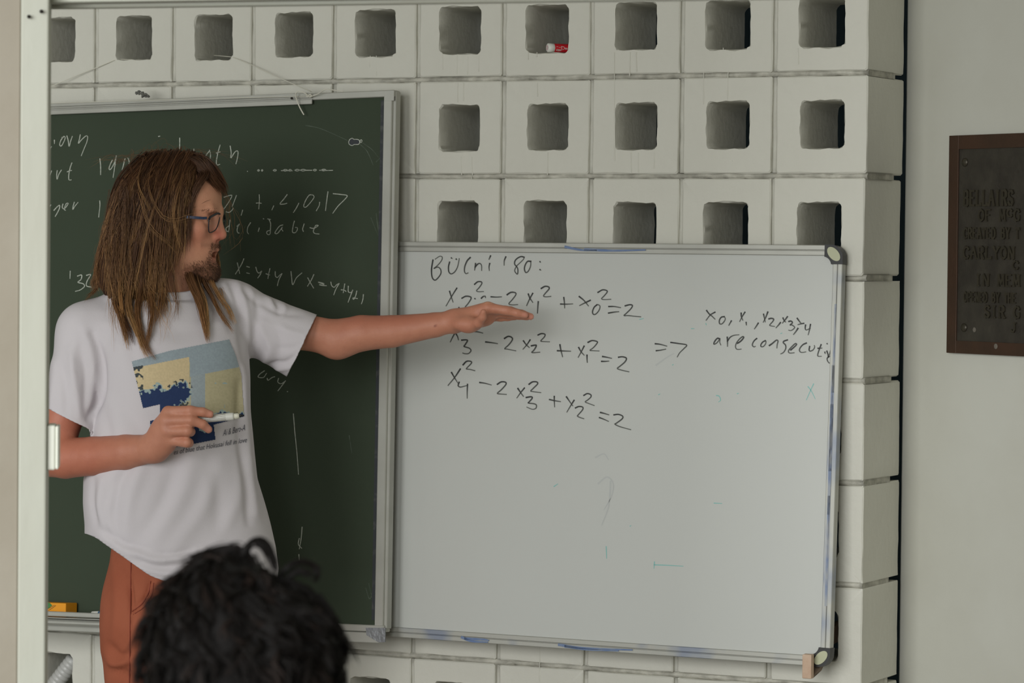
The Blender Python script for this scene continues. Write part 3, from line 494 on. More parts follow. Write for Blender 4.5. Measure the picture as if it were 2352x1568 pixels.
GL = {'A': ([(0, 0), (.5, 1), (1, 0)], [(.2, .36), (.8, .36)]), 'B': ([(.1, 0), (.1, 1), (.6, 1), (.82, .9), (.82, .64), (.6, .53), (.1, .53)], [(.6, .53), (.9, .42), (.9, .12), (.65, 0), (.1, 0)]), 'C': ([(.95, .78), (.75, .97), (.45, 1), (.15, .8), (.05, .5), (.15, .2), (.45, 0), (.75, .03), (.95, .2)],),
      'D': ([(.1, 0), (.1, 1), (.5, 1), (.85, .8), (.95, .5), (.85, .2), (.5, 0), (.1, 0)],), 'E': ([(.9, 1), (.1, 1), (.1, 0), (.9, 0)], [(.1, .52), (.7, .52)]), 'F': ([(.9, 1), (.1, 1), (.1, 0)], [(.1, .52), (.7, .52)]), 'G': ([(.95, .78), (.75, .97), (.45, 1), (.15, .8), (.05, .5), (.15, .2), (.45, 0), (.8, .05), (.92, .2), (.92, .45), (.6, .45)],),
      'H': ([(.1, 0), (.1, 1)], [(.9, 0), (.9, 1)], [(.1, .5), (.9, .5)]), 'I': ([(.5, 0), (.5, 1)], [(.25, 0), (.75, 0)], [(.25, 1), (.75, 1)]), 'J': ([(.7, 1), (.7, .25), (.5, .02), (.25, .03), (.1, .2)], [(.45, 1), (.95, 1)]), 'L': ([(.1, 1), (.1, 0), (.9, 0), (.9, .15)],), 'M': ([(.05, 0), (.1, 1), (.5, .2), (.9, 1), (.95, 0)],), 'N': ([(.1, 0), (.1, 1), (.9, 0), (.9, 1)],),
      'O': ([(.5, 1), (.15, .82), (.04, .5), (.15, .18), (.5, 0), (.85, .18), (.96, .5), (.85, .82), (.5, 1)],), 'P': ([(.1, 0), (.1, 1), (.65, 1), (.9, .87), (.9, .62), (.65, .48), (.1, .48)],), 'R': ([(.1, 0), (.1, 1), (.65, 1), (.9, .87), (.9, .64), (.65, .52), (.1, .52)], [(.5, .52), (.95, 0)]), 'S': ([(.9, .8), (.7, .97), (.35, .98), (.12, .8), (.18, .6), (.8, .42), (.9, .2), (.7, .02), (.3, .02), (.08, .2)],),
      'T': ([(.5, 0), (.5, 1)], [(.05, .85), (.05, 1), (.95, 1), (.95, .85)]), 'Y': ([(.05, 1), (.5, .5), (.95, 1)], [(.5, .5), (.5, 0)]), '.': ([(.4, 0), (.6, 0), (.6, .12), (.4, .12), (.4, 0)],), 'Q': ([(.5, 0), (.5, .1)],)}
SERIF = {'A': [(0, 0), (1, 0)], 'F': [(.1, 0)], 'H': [(.1, 0), (.9, 0), (.1, 1), (.9, 1)], 'M': [(.05, 0), (.95, 0), (.1, 1), (.9, 1)], 'N': [(.1, 0), (.9, 1)], 'P': [(.1, 0)], 'R': [(.1, 0), (.95, 0)], 'T': [(.5, 0)], 'Y': [(.5, 0), (.05, 1), (.95, 1)], 'L': [(.1, 1)]}
def letters(text, x0, x1, ytop, ybot, sc=None):
    """raised capitals between photo columns x0..x1, whole line"""
    a = rwf(x0, ybot); b = rwf(x1, ybot); h = rwf(x0, ytop)[1]-a[1]; n = len(text); adv = (b[0]-a[0])/n; items = []
    for i, chx in enumerate(text):
        if chx == ' ': continue
        k = .62 if chx.islower() else 1; u = chx.upper(); w = adv*.76; w = w*.9 if u == 'I' else w
        base = h*(1-k) if chx.islower() else 0
        st = [list(s) for s in GL[u]]+[[(p[0]-.17, p[1]), (p[0]+.17, p[1])] for p in SERIF.get(u, [])]
        for s in st:
            for p, q2 in zip(s[:-1], s[1:]):
                p3 = np.array([a[0]+i*adv+p[0]*w, a[1]+base+p[1]*h*k]); q3 = np.array([a[0]+i*adv+q2[0]*w, a[1]+base+q2[1]*h*k]); d = q3-p3; L = np.linalg.norm(d)+1e-9; d /= L; nn = np.array([-d[1], d[0]]); tk = .085*h*(1.25 if abs(d[1]) > .5 else .8); e = d*tk*.5
                poly = [tuple(p3-e+nn*tk), tuple(p3-e-nn*tk), tuple(q3+e-nn*tk), tuple(q3+e+nn*tk)]
                items.append(prism(RW, poly, .0085, .0122+.0002*rng.random()))
    part('lettering', pl, *merge(items), M_brz3, label='raised bronze letters')['kind'] = 'stuff'
letters('BELLAIRS', 2224, 2341, 439, 472); letters('OF McG', 2258, 2356, 482, 507); letters('CREATED BY T', 2224, 2354, 524, 547); letters('CARLYON', 2223, 2344, 567, 593)
letters('C', 2336, 2354, 600, 618); letters('IN MEM', 2251, 2356, 630, 655); letters('OPENED BY THE', 2224, 2346, 671, 692); letters('SIR G', 2271, 2356, 702, 728); letters('J', 2332, 2348, 741, 762)
# ================================================================== organic surfaces: signed distance grids turned into one skin
class Grid:
    def __init__(s, xs, ys, zs):
        s.ax = [np.asarray(a, np.float32) for a in (xs, ys, zs)]; s.D = np.full([len(a) for a in s.ax], 1., np.float32)
    def sub(s, lo, hi):
        sl = tuple(slice(max(0, np.searchsorted(a, l)-1), min(len(a), np.searchsorted(a, h)+1)) for a, l, h in zip(s.ax, lo, hi))
        X, Y, Z = (a[q] for a, q in zip(s.ax, sl)); return sl, X[:, None, None], Y[None, :, None], Z[None, None, :]
    def put(s, lo, hi, fn, k, mode='add'):
        m = k+.02; sl, X, Y, Z = s.sub(np.asarray(lo)-m, np.asarray(hi)+m)
        if 0 in s.D[sl].shape: return
        d = fn(X, Y, Z); D = s.D[sl]
        if mode == 'add':
            h = np.clip(.5+.5*(D-d)/k, 0, 1); s.D[sl] = D*(1-h)+d*h-k*h*(1-h)
        else:
            h = np.clip(.5-.5*(D+d)/k, 0, 1); s.D[sl] = D*(1-h)-d*h+k*h*(1-h)
    def cap(s, a, b, r1, r2, k=.01, mode='add', flat=None):
        """tapered capsule; flat=(axis vector, factor) squeezes the section along that axis"""
        a = np.asarray(a, float); b = np.asarray(b, float); d = b-a; L2 = max(d@d, 1e-12); R = max(r1, r2)*1.05*(max(1, flat[1]) if flat else 1)
        if flat: fa = np.asarray(flat[0], float); fa = fa-d*(fa@d)/L2; fa /= np.linalg.norm(fa)+1e-9; ff = flat[1]
        def fn(X, Y, Z):
            x, y, z = X-a[0], Y-a[1], Z-a[2]; t = np.clip((x*d[0]+y*d[1]+z*d[2])/L2, 0, 1)
            x = x-t*d[0]; y = y-t*d[1]; z = z-t*d[2]
            if flat:
                q = x*fa[0]+y*fa[1]+z*fa[2]; e = q*(1/ff-1); x = x+e*fa[0]; y = y+e*fa[1]; z = z+e*fa[2]
            v = np.sqrt(x*x+y*y+z*z)-(r1+(r2-r1)*t)
            return v*min(1, ff) if flat else v
        s.put(np.minimum(a, b)-R, np.maximum(a, b)+R, fn, k, mode)
    def ell(s, c, r, k=.01, mode='add', rot=None):
        c = np.asarray(c, float); r = np.asarray(r, float); R = r.max()
        def fn(X, Y, Z):
            x, y, z = X-c[0], Y-c[1], Z-c[2]
            if rot is not None: x, y, z = (x*m[0]+y*m[1]+z*m[2] for m in rot)
            k0 = np.sqrt((x/r[0])**2+(y/r[1])**2+(z/r[2])**2); k1 = np.sqrt((x/r[0]**2)**2+(y/r[1]**2)**2+(z/r[2]**2)**2)
            return k0*(k0-1)/np.maximum(k1, 1e-6)
        s.put(c-R, c+R, fn, k, mode)
    def chain(s, pts, rad, k=.01, flat=None):
        for i in range(len(pts)-1): s.cap(pts[i], pts[i+1], rad[i], rad[i+1], k if i == 0 else .004, flat=flat)
    def loft(s, rows, k=.02, n=2.4):
        """rows: (z, cx, cy, a, b, yaw) superelliptic sections, ascending z"""
        q = np.array(sorted(rows), float); lo = np.array([(q[:, 1]-q[:, 3:5].max(1)).min(), (q[:, 2]-q[:, 3:5].max(1)).min(), q[0, 0]]); hi = np.array([(q[:, 1]+q[:, 3:5].max(1)).max(), (q[:, 2]+q[:, 3:5].max(1)).max(), q[-1, 0]])
        def fn(X, Y, Z):
            zc = np.clip(Z, q[0, 0], q[-1, 0]); cx, cy_, a, b, w = (np.interp(zc, q[:, 0], q[:, i]) for i in range(1, 6))
            x = X-cx; y = Y-cy_; c, s_ = np.cos(w), np.sin(w); u = (x*c+y*s_)/a; v = (-x*s_+y*c)/b
            d = ((np.abs(u)**n+np.abs(v)**n)**(1/n)-1)*np.minimum(a, b); dz = np.maximum(q[0, 0]-Z, Z-q[-1, 0])
            return np.where(dz > 0, np.sqrt(np.maximum(d, 0)**2+dz**2), np.maximum(d, dz)).astype(np.float32)
        s.put(lo, hi, fn, k)
    def surf(s, smooth=1):
        D = s.D; I = D < 0; c = np.zeros([n-1 for n in D.shape], np.uint8)
        for i in (0, 1):
            for j in (0, 1):
                for k in (0, 1): c += I[i:c.shape[0]+i, j:c.shape[1]+j, k:c.shape[2]+k]
        cells = np.argwhere((c > 0) & (c < 8)); idx = np.full(c.shape, -1, np.int32); idx[tuple(cells.T)] = np.arange(len(cells))
        acc = np.zeros((len(cells), 3)); cnt = np.zeros(len(cells)); co = [a.astype(float) for a in s.ax]
        corner = [(i, j, k) for i in (0, 1) for j in (0, 1) for k in (0, 1)]
        for a in corner:
            for ax in range(3):
                if a[ax]: continue
                b = list(a); b[ax] = 1; pa = cells+np.array(a); pb = cells+np.array(b); da = D[tuple(pa.T)]; db = D[tuple(pb.T)]; m = (da < 0) != (db < 0)
                t = np.where(m, da/np.where(m, da-db, 1), 0); A_ = np.stack([co[q][pa[:, q]] for q in range(3)], 1); B_ = np.stack([co[q][pb[:, q]] for q in range(3)], 1)
                acc += np.where(m[:, None], A_+(B_-A_)*t[:, None], 0); cnt += m
        V = acc/cnt[:, None]; Fs = []
        for ax in range(3):
            sh = [slice(None)]*3; sh2 = list(sh); sh[ax] = slice(0, -1); sh2[ax] = slice(1, None); A_ = I[tuple(sh)]; B_ = I[tuple(sh2)]; e = np.argwhere(A_ != B_)
            o1, o2 = [q for q in range(3) if q != ax]; e = e[(e[:, o1] > 0) & (e[:, o2] > 0) & (e[:, o1] < D.shape[o1]-1) & (e[:, o2] < D.shape[o2]-1)]; ins = A_[tuple(e.T)]
            def cell(d1, d2): q = e.copy(); q[:, o1] += d1; q[:, o2] += d2; return idx[tuple(q.T)]
            Q = np.stack([cell(-1, -1), cell(0, -1), cell(0, 0), cell(-1, 0)], 1); flip = ins if ax != 1 else ~ins
            Q[~flip] = Q[~flip][:, ::-1]; Fs.append(Q)
        F = np.concatenate(Fs); F = F[(F >= 0).all(1)]
        return relax(V, F, smooth), F
def relax(V, F, n, w=.5):
    if not n: return V
    E_ = np.concatenate([F[:, [i, (i+1) % F.shape[1]]] for i in range(F.shape[1])]); E_ = np.concatenate([E_, E_[:, ::-1]])
    cnt = np.bincount(E_[:, 0], minlength=len(V)).astype(float)[:, None]
    for _ in range(n):
        a = np.stack([np.bincount(E_[:, 0], weights=V[E_[:, 1], i], minlength=len(V)) for i in range(3)], 1)/np.maximum(cnt, 1); V = V*(1-w)+a*w
    return V
def normals(V, F):
    n = np.cross(V[F[:, 2]]-V[F[:, 0]], V[F[:, 3]]-V[F[:, 1]]); N = np.zeros_like(V)
    for i in range(4): 
        for c in range(3): N[:, c] += np.bincount(F[:, i], weights=n[:, c], minlength=len(V))
    return N/(np.linalg.norm(N, axis=1, keepdims=True)+1e-12)
def axis_grid(*segs):
    """(start, stop, step) runs joined into one rising coordinate list"""
    out = []
    for a, b, h in segs: out += list(np.arange(a, b, h))
    return np.array(out+[segs[-1][1]])
def compact(V, F, keep):
    F = F[keep]; u, inv = np.unique(F, return_inverse=True); return u, inv.reshape(F.shape)
def trim(V, F, dist, nrm):
    """drop the side where dist > 0, snapping the last row of vertices onto the cut (nrm: unit direction(s) of growing dist)"""
    d = dist(V); keep = (d[F] < 0).any(1); u, F2 = compact(V, F, keep); V2 = V[u].copy(); d2 = d[u]; m = d2 > 0
    N_ = np.broadcast_to(nrm(V2) if callable(nrm) else nrm, V2.shape); V2[m] -= N_[m]*d2[m][:, None]; return V2, F2
def shell(me_obj, th):
    md = me_obj.modifiers.new('thickness', 'SOLIDIFY'); md.thickness = th; md.offset = -1
def blur_col(F, C, n):
    return relax(C, F, n)
# ================================================================== the man at the boards
ZM = 6.55; S = FPX/ZM                         # pixels per metre at his distance
foot = P(392, 2400, ZM); ROOT = (foot[0], foot[1], 0.)
man = thing('person', 'standing person with long light brown hair, glasses and white printed t-shirt, arm stretched out', 'person', ROOT, YAW)
def M(px, py, dy=0.): return w2l(man, P(px, py, ZM+dy))
def Ms(*p): return [M(*q) for q in p]
def topx(V):
    """man-local points -> photo pixels"""
    V = np.asarray(V, float); c, s_ = math.cos(YAW), math.sin(YAW); W = np.stack([V[:, 0]*c-V[:, 1]*s_, V[:, 0]*s_+V[:, 1]*c, V[:, 2]], 1)+np.array(ROOT)-CAM
    z = W@CF; return np.stack([1176+FPX*(W@CR)/z, 784-FPX*(W@CU)/z], 1)
CAML = w2l(man, CAM)
HC = M(400, 500, 0); al = math.radians(11); HF_ = np.array([math.cos(al), -math.sin(al), 0]); HS_ = np.array([-math.sin(al), -math.cos(al), 0]); HU_ = np.array([0, 0, 1.])
def H(f, s_, u): return HC+HF_*(f/math.cos(al))+HS_*s_+HU_*u      # head: forward, towards camera side, up
HR = np.stack([HF_, HS_, HU_])
x0 = M(60, 800)[0]; xa = M(525, 800)[0]; xb = M(1030, 800)[0]; x1_ = M(1245, 800)[0]
zf = lambda py: M(400, py)[2]
gr = Grid(axis_grid((x0, xa, .0024), (xa, xb, .005), (xb, x1_, .0022)), axis_grid((-.34, -.11, .0026), (-.11, .135, .0024)), axis_grid((.0, zf(1130), .02), (zf(1130), zf(700), .0026), (zf(700), zf(655), .003), (zf(655), zf(350), .0022)))
# --- head
gr.ell(H(-.012, 0, .035), (.098, .076, .085), .01, rot=HR); gr.ell(H(.03, 0, .040), (.062, .062, .066), .02, rot=HR)
gr.ell(H(.034, 0, -.04), (.052, .056, .078), .02, rot=HR)
for sd in (1, -1):
    gr.cap(H(-.005, .058*sd, -.06), H(.066, .014*sd, -.106), .015, .015, .025); gr.ell(H(.052, .043*sd, -.022), (.026, .019, .020), .018, rot=HR)
    gr.cap(H(.082, .03*sd, .014), H(.086, .004*sd, .013), .010, .010, .012)
gr.ell(H(.068, 0, -.104), (.020, .023, .018), .015, rot=HR); gr.ell(H(.062, 0, -.058), (.0245, .028, .026), .015, rot=HR)
for sd in (1, -1):
    gr.ell(H(.087, .031*sd, -.004), (.014, .016, .0125), .012, 'sub', rot=HR)
    gr.ell(H(.0695, .031*sd, -.004), (.0135, .0145, .0125), .003, rot=HR)                       # lids
    gr.ell(H(.084, .031*sd, -.0045), (.008, .0125, .0034), .002, 'sub', rot=HR)
gr.cap(H(.086, 0, .004), H(.0945, 0, -.030), .0075, .0095, .012); gr.ell(H(.0945, 0, -.0335), (.0105, .0095, .009), .006, rot=HR)
for sd in (1, -1):
    gr.ell(H(.0845, .0105*sd, -.0365), (.010, .0075, .008), .006, rot=HR); gr.ell(H(.0885, .0068*sd, -.0435), (.0055, .0032, .004), .002, 'sub', rot=HR)
gr.cap(H(.0835, 0, -.0625), H(.0745, .014*sd, -.066), .0052, .0045, .006)
for sd in (1, -1):
    gr.cap(H(.0838, 0, -.0628), H(.069, .021*sd, -.0705), .0052, .0035, .005); gr.cap(H(.0755, 0, -.0812), H(.065, .021*sd, -.0738), .0058, .0035, .005)
gr.ell(H(.080, 0, -.0716), (.020, .0165, .0058), .003, 'sub', rot=HR)
for sd in (1, -1):
    gr.ell(H(-.004, .074*sd, -.012), (.018, .010, .030), .008, rot=HR); gr.ell(H(0, .082*sd, -.012), (.010, .006, .018), .005, 'sub', rot=HR)
gr.cap(H(-.018, 0, -.075), M(376, 712, .0), .056, .058, .03); gr.cap(H(.028, 0, -.125), M(398, 700, -.03), .016, .02, .035)
# --- trunk under the clothes
TY = math.radians(16)
gr.cap(M(270, 770, -.01), M(480, 755, .02), .045, .045, .05)
gr.loft([(zf(y), M(x, y)[0], 0.005, a, b, TY) for y, x, a, b in [(745, 385, .09, .05), (800, 395, .12, .08), (950, 402, .125, .09), (1100, 405, .125, .09), (1250, 412, .13, .095), (1400, 412, .13, .095), (1440, 410, .12, .09)]], .04)
for hx, kx, ax, dy in [(340, 335, 325, -.02), (470, 480, 490, .03)]:
    gr.chain(Ms((hx, 1450, dy), (kx, 1900, dy), (ax, 2340, dy+.02)), [.068, .052, .038], .04)
# --- outstretched arm (left arm, right in the picture)
FL = np.array([0, 1., 0])
gr.chain(Ms((520, 715, .03), (640, 752, .035), (728, 768, .04), (772, 778, .045), (830, 765, .04), (900, 761, .04), (1000, 746, .035), (1042, 738, .03)), [.04, .040, .0345, .0385, .0355, .0318, .0245, .0208], .03)
gr.ell(M(778, 793, .05), (.020, .020, .014), .03)
wr_ = M(1044, 737, .03)
for a, r in [((1120, 706, .004), .0115), ((1128, 709, .018), .0112), ((1128, 717, .034), .0108), ((1122, 726, .048), .0100)]: gr.cap(wr_, M(*a), .0165, r, .014)
for ch_, rr in [(((1120, 707, .003), (1163, 713, .000), (1188, 719, .001), (1206, 723.5, .003)), (.0112, .0090, .0080, .0068)), (((1127, 709, .019), (1172, 714, .019), (1199, 721, .019), (1219, 727, .019)), (.0110, .0088, .0080, .0070)),
                (((1128, 718, .034), (1166, 721, .036), (1191, 725, .036), (1211, 728.5, .035)), (.0105, .0085, .0075, .0064)), (((1122, 727, .048), (1150, 729, .051), (1166, 729, .051), (1184, 729, .050)), (.0098, .0078, .0068, .0058))]:
    gr.chain(Ms(*ch_), list(rr), .004)
gr.ell(M(1074, 744, .004), (.030, .020, .0165), .014); gr.ell(M(1100, 735, .03), (.03, .022, .014), .012)
gr.chain(Ms((1076, 747, .000), (1098, 741, -.022), (1108, 728, -.036), (1110.5, 716, -.043)), [.0130, .0098, .0078, .0060], .01)
# --- bent arm with the marker (right arm, left in the picture)
gr.chain(Ms((205, 770, -.06), (165, 900, -.075), (118, 1035, -.085)), [.038, .0405, .0400], .03)
gr.chain(Ms((112, 1048, -.088), (150, 1052, -.105), (215, 1047, -.13), (290, 1038, -.165), (345, 1030, -.192), (356, 1028, -.197)), [.038, .0392, .0372, .0335, .0268, .0255], .02)
wq = M(356, 1027, -.198)
for a, r in [((386, 946, -.232), .0112), ((381, 966, -.238), .0115), ((384, 990, -.238), .0112), ((396, 1012, -.232), .0105)]: gr.cap(wq, M(*a), .019, r, .018)
gr.ell(M(376, 1000, -.215), (.026, .017, .034), .015)
for ch_, rr in [(((386, 945, -.233), (437, 942.5, -.247), (466, 946, -.244), (482, 951, -.240)), (.0108, .0094, .0085, .0078)), (((380, 966, -.240), (438, 964.5, -.252), (465, 974, -.246), (479, 986, -.238)), (.0112, .0097, .0088, .0078)),
                (((384, 990, -.239), (431, 989.5, -.253), (437, 991, -.232), (420, 994, -.215)), (.0110, .0100, .0092, .008)), (((396, 1012, -.233), (429, 1016, -.247), (434, 1017, -.228), (416, 1018, -.212)), (.0102, .0092, .0085, .0075))]:
    gr.chain(Ms(*ch_), list(rr), .004)
gr.chain(Ms((372, 1022, -.200), (404, 990, -.198), (446, 966, -.208), (474, 958, -.2135)), [.016, .013, .0105, .0085], .010)
V, F = gr.surf(2); N_ = normals(V, F); px = topx(V)
# skin colour: real differences of the skin itself (sunburnt forearms, ruddy nose and cheeks, stubble, lips)
skin = np.array(srgb(206, 150, 120)[:3]); C = np.tile(skin, (len(V), 1))
h = (V-HC)@HR.T; hf, hs, hu = h[:, 0]*math.cos(al), h[:, 1], h[:, 2]; ishead = V[:, 2] > zf(690)
def tint(w, col, m=True): 
    global C
    w = (w*m)[:, None]; C = C*(1-w)+np.array(srgb(*col)[:3])*w
def blob(f, s_, u, r): return np.exp(-(((hf-f)**2+(np.abs(hs)-abs(s_))**2+(hu-u)**2)/r**2))
tint(.78*blob(.09, .008, -.034, .016), (190, 98, 86), ishead); tint(.55*blob(.058, .045, -.03, .028), (200, 118, 96), ishead)
tint(.75*blob(.077, .008, -.080, .0095)+.55*blob(.083, .006, -.064, .007), (168, 82, 76), ishead)
tint(np.clip(1.3*blob(.073, .0, -.0712, .011)*(np.abs(hu+.0712) < .0045)*(hf < .0795), 0, .9), (70, 30, 28), ishead)
tint(np.clip(.8*np.exp(-((hu+.107)/.022)**2)*(hf > .035)+.45*np.exp(-((hu+.0535)/.006)**2)*(hf > .066), 0, .75), (128, 88, 66), ishead)
tint(.5*blob(.082, .022, .010, .012), (150, 100, 76), ishead)
arms = (px[:, 1] < 1110) & (((px[:, 0] > 700) & (V[:, 2] < zf(690))) | ((px[:, 0] < 500) & (V[:, 2] < zf(900)) & (V[:, 1] < -.05)))
tint(np.full(len(V), .62), (184, 120, 98), arms)
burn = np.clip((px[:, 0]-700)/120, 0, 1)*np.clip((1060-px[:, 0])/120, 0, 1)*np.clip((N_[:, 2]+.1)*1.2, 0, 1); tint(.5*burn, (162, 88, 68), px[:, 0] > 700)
tint(.5*np.clip((330-px[:, 0])/120, 0, 1), (172, 92, 70), arms & (px[:, 0] < 400))
for x, y in [(483, 951), (480, 985), (1206, 721), (1221, 727)]: tint(.4*np.exp(-((px[:, 0]-x)**2+(px[:, 1]-y)**2)/60), (226, 160, 146))
tint(np.exp(-((px[:, 0]-999)**2+(px[:, 1]-748)**2)/4.), (120, 56, 44))
M_skin = mat('skin', srgb(204, 152, 124), .52, attr='tint', sss=.12, noise=.18, nscale=55, col2=srgb(150, 84, 66), bump=.12, bscale=300, spec=.4)
body = part('body', man, V, F, M_skin, True, C, local=True)
bvh_body = None
for sd, lab in ((1, None), (-1, None)):
    c = H(.0675, .031*sd, -.004); f_ = (c, HS_, HU_, HF_)
    V2, F2 = lathe(c-HF_*.011, c+HF_*.0114, [(0, .001), (.003, .0075), (.0075, .0105), (.011, .0114), (.0150, .0105), (.019, .0075), (.0208, .0048), (.0224, .001)], 16); e_ = part('eye', man, V2, F2, mat('eye_white', srgb(206, 198, 190), .25), True, local=True)
    V2, F2 = lathe(c+HF_*.0098, c+HF_*.0122, [(0, .0052), (.0016, .0046), (.0021, .0022), (.00215, .0002)], 14); part('iris', man, V2, F2, mat('iris', srgb(70, 84, 92), .2), True, local=True, up=e_)
# --- t-shirt
def shirt_grid():
    g2 = Grid(axis_grid((M(80, 800)[0], M(745, 800)[0], .0042)), axis_grid((-.23, .20, .0042)), axis_grid((zf(1352), zf(615), .0042)))
    g2.loft([(zf(y), M(x, y)[0], cy_, a, b, TY) for y, x, a, b, cy_ in [(1360, 424, .182, .138, -.01), (1300, 424, .189, .141, -.012), (1250, 420, .187, .140, -.012), (1200, 414, .181, .137, -.012), (1150, 405, .177, .133, -.012), (1095, 397, .170, .130, -.012), (1030, 398, .163, .128, -.010), (940, 402, .153, .125, -.006), (860, 404, .149, .122, -.002), (790, 400, .148, .112, .0), (738, 396, .138, .094, .002), (712, 390, .118, .080, .004), (690, 382, .088, .068, .004)]], .05, 2.3)
    g2.cap(M(368, 700, .0), M(205, 762, -.045), .060, .056, .045); g2.cap(M(410, 695, .01), M(532, 712, .04), .060, .055, .045)
    g2.cap(M(380, 640, 0), M(382, 720, 0), .060, .072, .035)
    g2.chain(Ms((200, 765, -.045), (178, 850, -.065), (158, 985, -.08)), [.052, .053, .055], .035)
    g2.chain(Ms((525, 712, .03), (610, 752, .035), (720, 808, .04)), [.053, .061, .070], .03)
    return g2.surf(2)
V, F = shirt_grid(); 
hx = np.array([200, 222, 250, 300, 345, 385, 440, 620.]); hy = np.array([1226, 1236, 1256, 1291, 1323, 1337, 1341, 1334.])
def dh(V):
    p = topx(V); return (p[:, 1]-np.interp(p[:, 0], hx, hy))/S
V, F = trim(V, F, dh, np.array([0, 0, -1.]))
def plane(px1, py1, px2, py2, sign, sel):
    n = np.array([-(py2-py1), px2-px1], float); n /= np.linalg.norm(n); n *= sign
    def d(V):
        p = topx(V); q = ((p[:, 0]-px1)*n[0]+(p[:, 1]-py1)*n[1])/S; return np.where(sel(p), q, -1.)
    return d, np.array([n[0], 0, -n[1]])
d_, n_ = plane(728, 724, 657, 868, 1, lambda p: (p[:, 0] > 600) & (p[:, 1] < 905)); 
if d_(np.array([M(800, 800)]))[0] < 0: d_, n_ = plane(728, 724, 657, 868, -1, lambda p: (p[:, 0] > 600) & (p[:, 1] < 905))
V, F = trim(V, F, d_, n_)
d_, n_ = plane(108, 938, 190, 978, 1, lambda p: (p[:, 0] < 205) & (p[:, 1] > 880) & (p[:, 1] < 1100))
if d_(np.array([M(120, 1090)]))[0] < 0: d_, n_ = plane(108, 938, 190, 978, -1, lambda p: (p[:, 0] < 203) & (p[:, 1] > 880) & (p[:, 1] < 1100))
# only the sleeve tube, not the flank of the trunk behind it
d_s = d_; ctr = M(155, 985, -.08); top_ = M(178, 850, -.065)
def d_left(V):
    ax = ctr-top_; t = np.clip(((V-top_)@ax)/(ax@ax), 0, 1.3); r = np.linalg.norm(V-top_-t[:, None]*ax, axis=1); return np.where(r < .071, d_s(V), -1.)
V, F = trim(V, F, d_left, n_)
na = M(378, 610, .0); nb = M(386, 720, -.004); ax_ = (nb-na)/np.linalg.norm(nb-na); pf = M(405, 697, -.078); pbk_ = M(376, 640, .062)
nvec = np.cross(np.array([1., 0, 0]), pbk_-pf); nvec /= np.linalg.norm(nvec); nvec = nvec if nvec[2] > 0 else -nvec
def neck_parts(V):
    w = V-na; t = w@ax_; r = w-t[:, None]*ax_; L_ = np.linalg.norm(r, axis=1); return .080-L_, (V-pf)@nvec, -r/(L_[:, None]+1e-9)
def d_neck(V):
    a_, b_, _ = neck_parts(V); return np.where(V[:, 2] > zf(760), np.minimum(a_, b_), -1.)
def n_neck(V):
    a_, b_, c_ = neck_parts(V); return np.where((a_ < b_)[:, None], c_, nvec)
V, F = trim(V, F, d_neck, n_neck)
lab = np.arange(len(V))          # keep the one connected piece of cloth
while True:
    m_ = lab[F].min(1); new = lab.copy()
    for i in range(4): np.minimum.at(new, F[:, i], m_)
    new = new[new]
    if (new == lab).all(): break
    lab = new
u_, F = compact(V, F, lab[F[:, 0]] == np.bincount(lab).argmax()); V = V[u_]
# folds of the cloth
N_ = normals(V, F); px = topx(V); amp = np.zeros(len(V)); front = np.clip(-N_[:, 1]*2.5, 0, 1)
def fold(pts, a, w, every=False):
    global amp
    c = catmull(pts, 6); seg = c[1:]-c[:-1]; L2 = (seg**2).sum(1)+1e-9; best_ = np.full(len(px), 1e9); tt = np.zeros(len(px)); n = len(seg)
    near = (px[:, 0] > c[:, 0].min()-4*w) & (px[:, 0] < c[:, 0].max()+4*w) & (px[:, 1] > c[:, 1].min()-4*w) & (px[:, 1] < c[:, 1].max()+4*w); q = px[near]
    bd = np.full(len(q), 1e9); bt = np.zeros(len(q))
    for i in range(n):
        t = np.clip(((q-c[i])@seg[i])/L2[i], 0, 1); d = np.linalg.norm(q-c[i]-t[:, None]*seg[i], axis=1); m = d < bd; bd[m] = d[m]; bt[m] = (i+t[m])/n
    amp[near] += a*.001*np.exp(-(bd/w)**2)*np.sin(np.clip(bt*.86+.07, 0, 1)*math.pi)**.5*(1 if every else front[near])
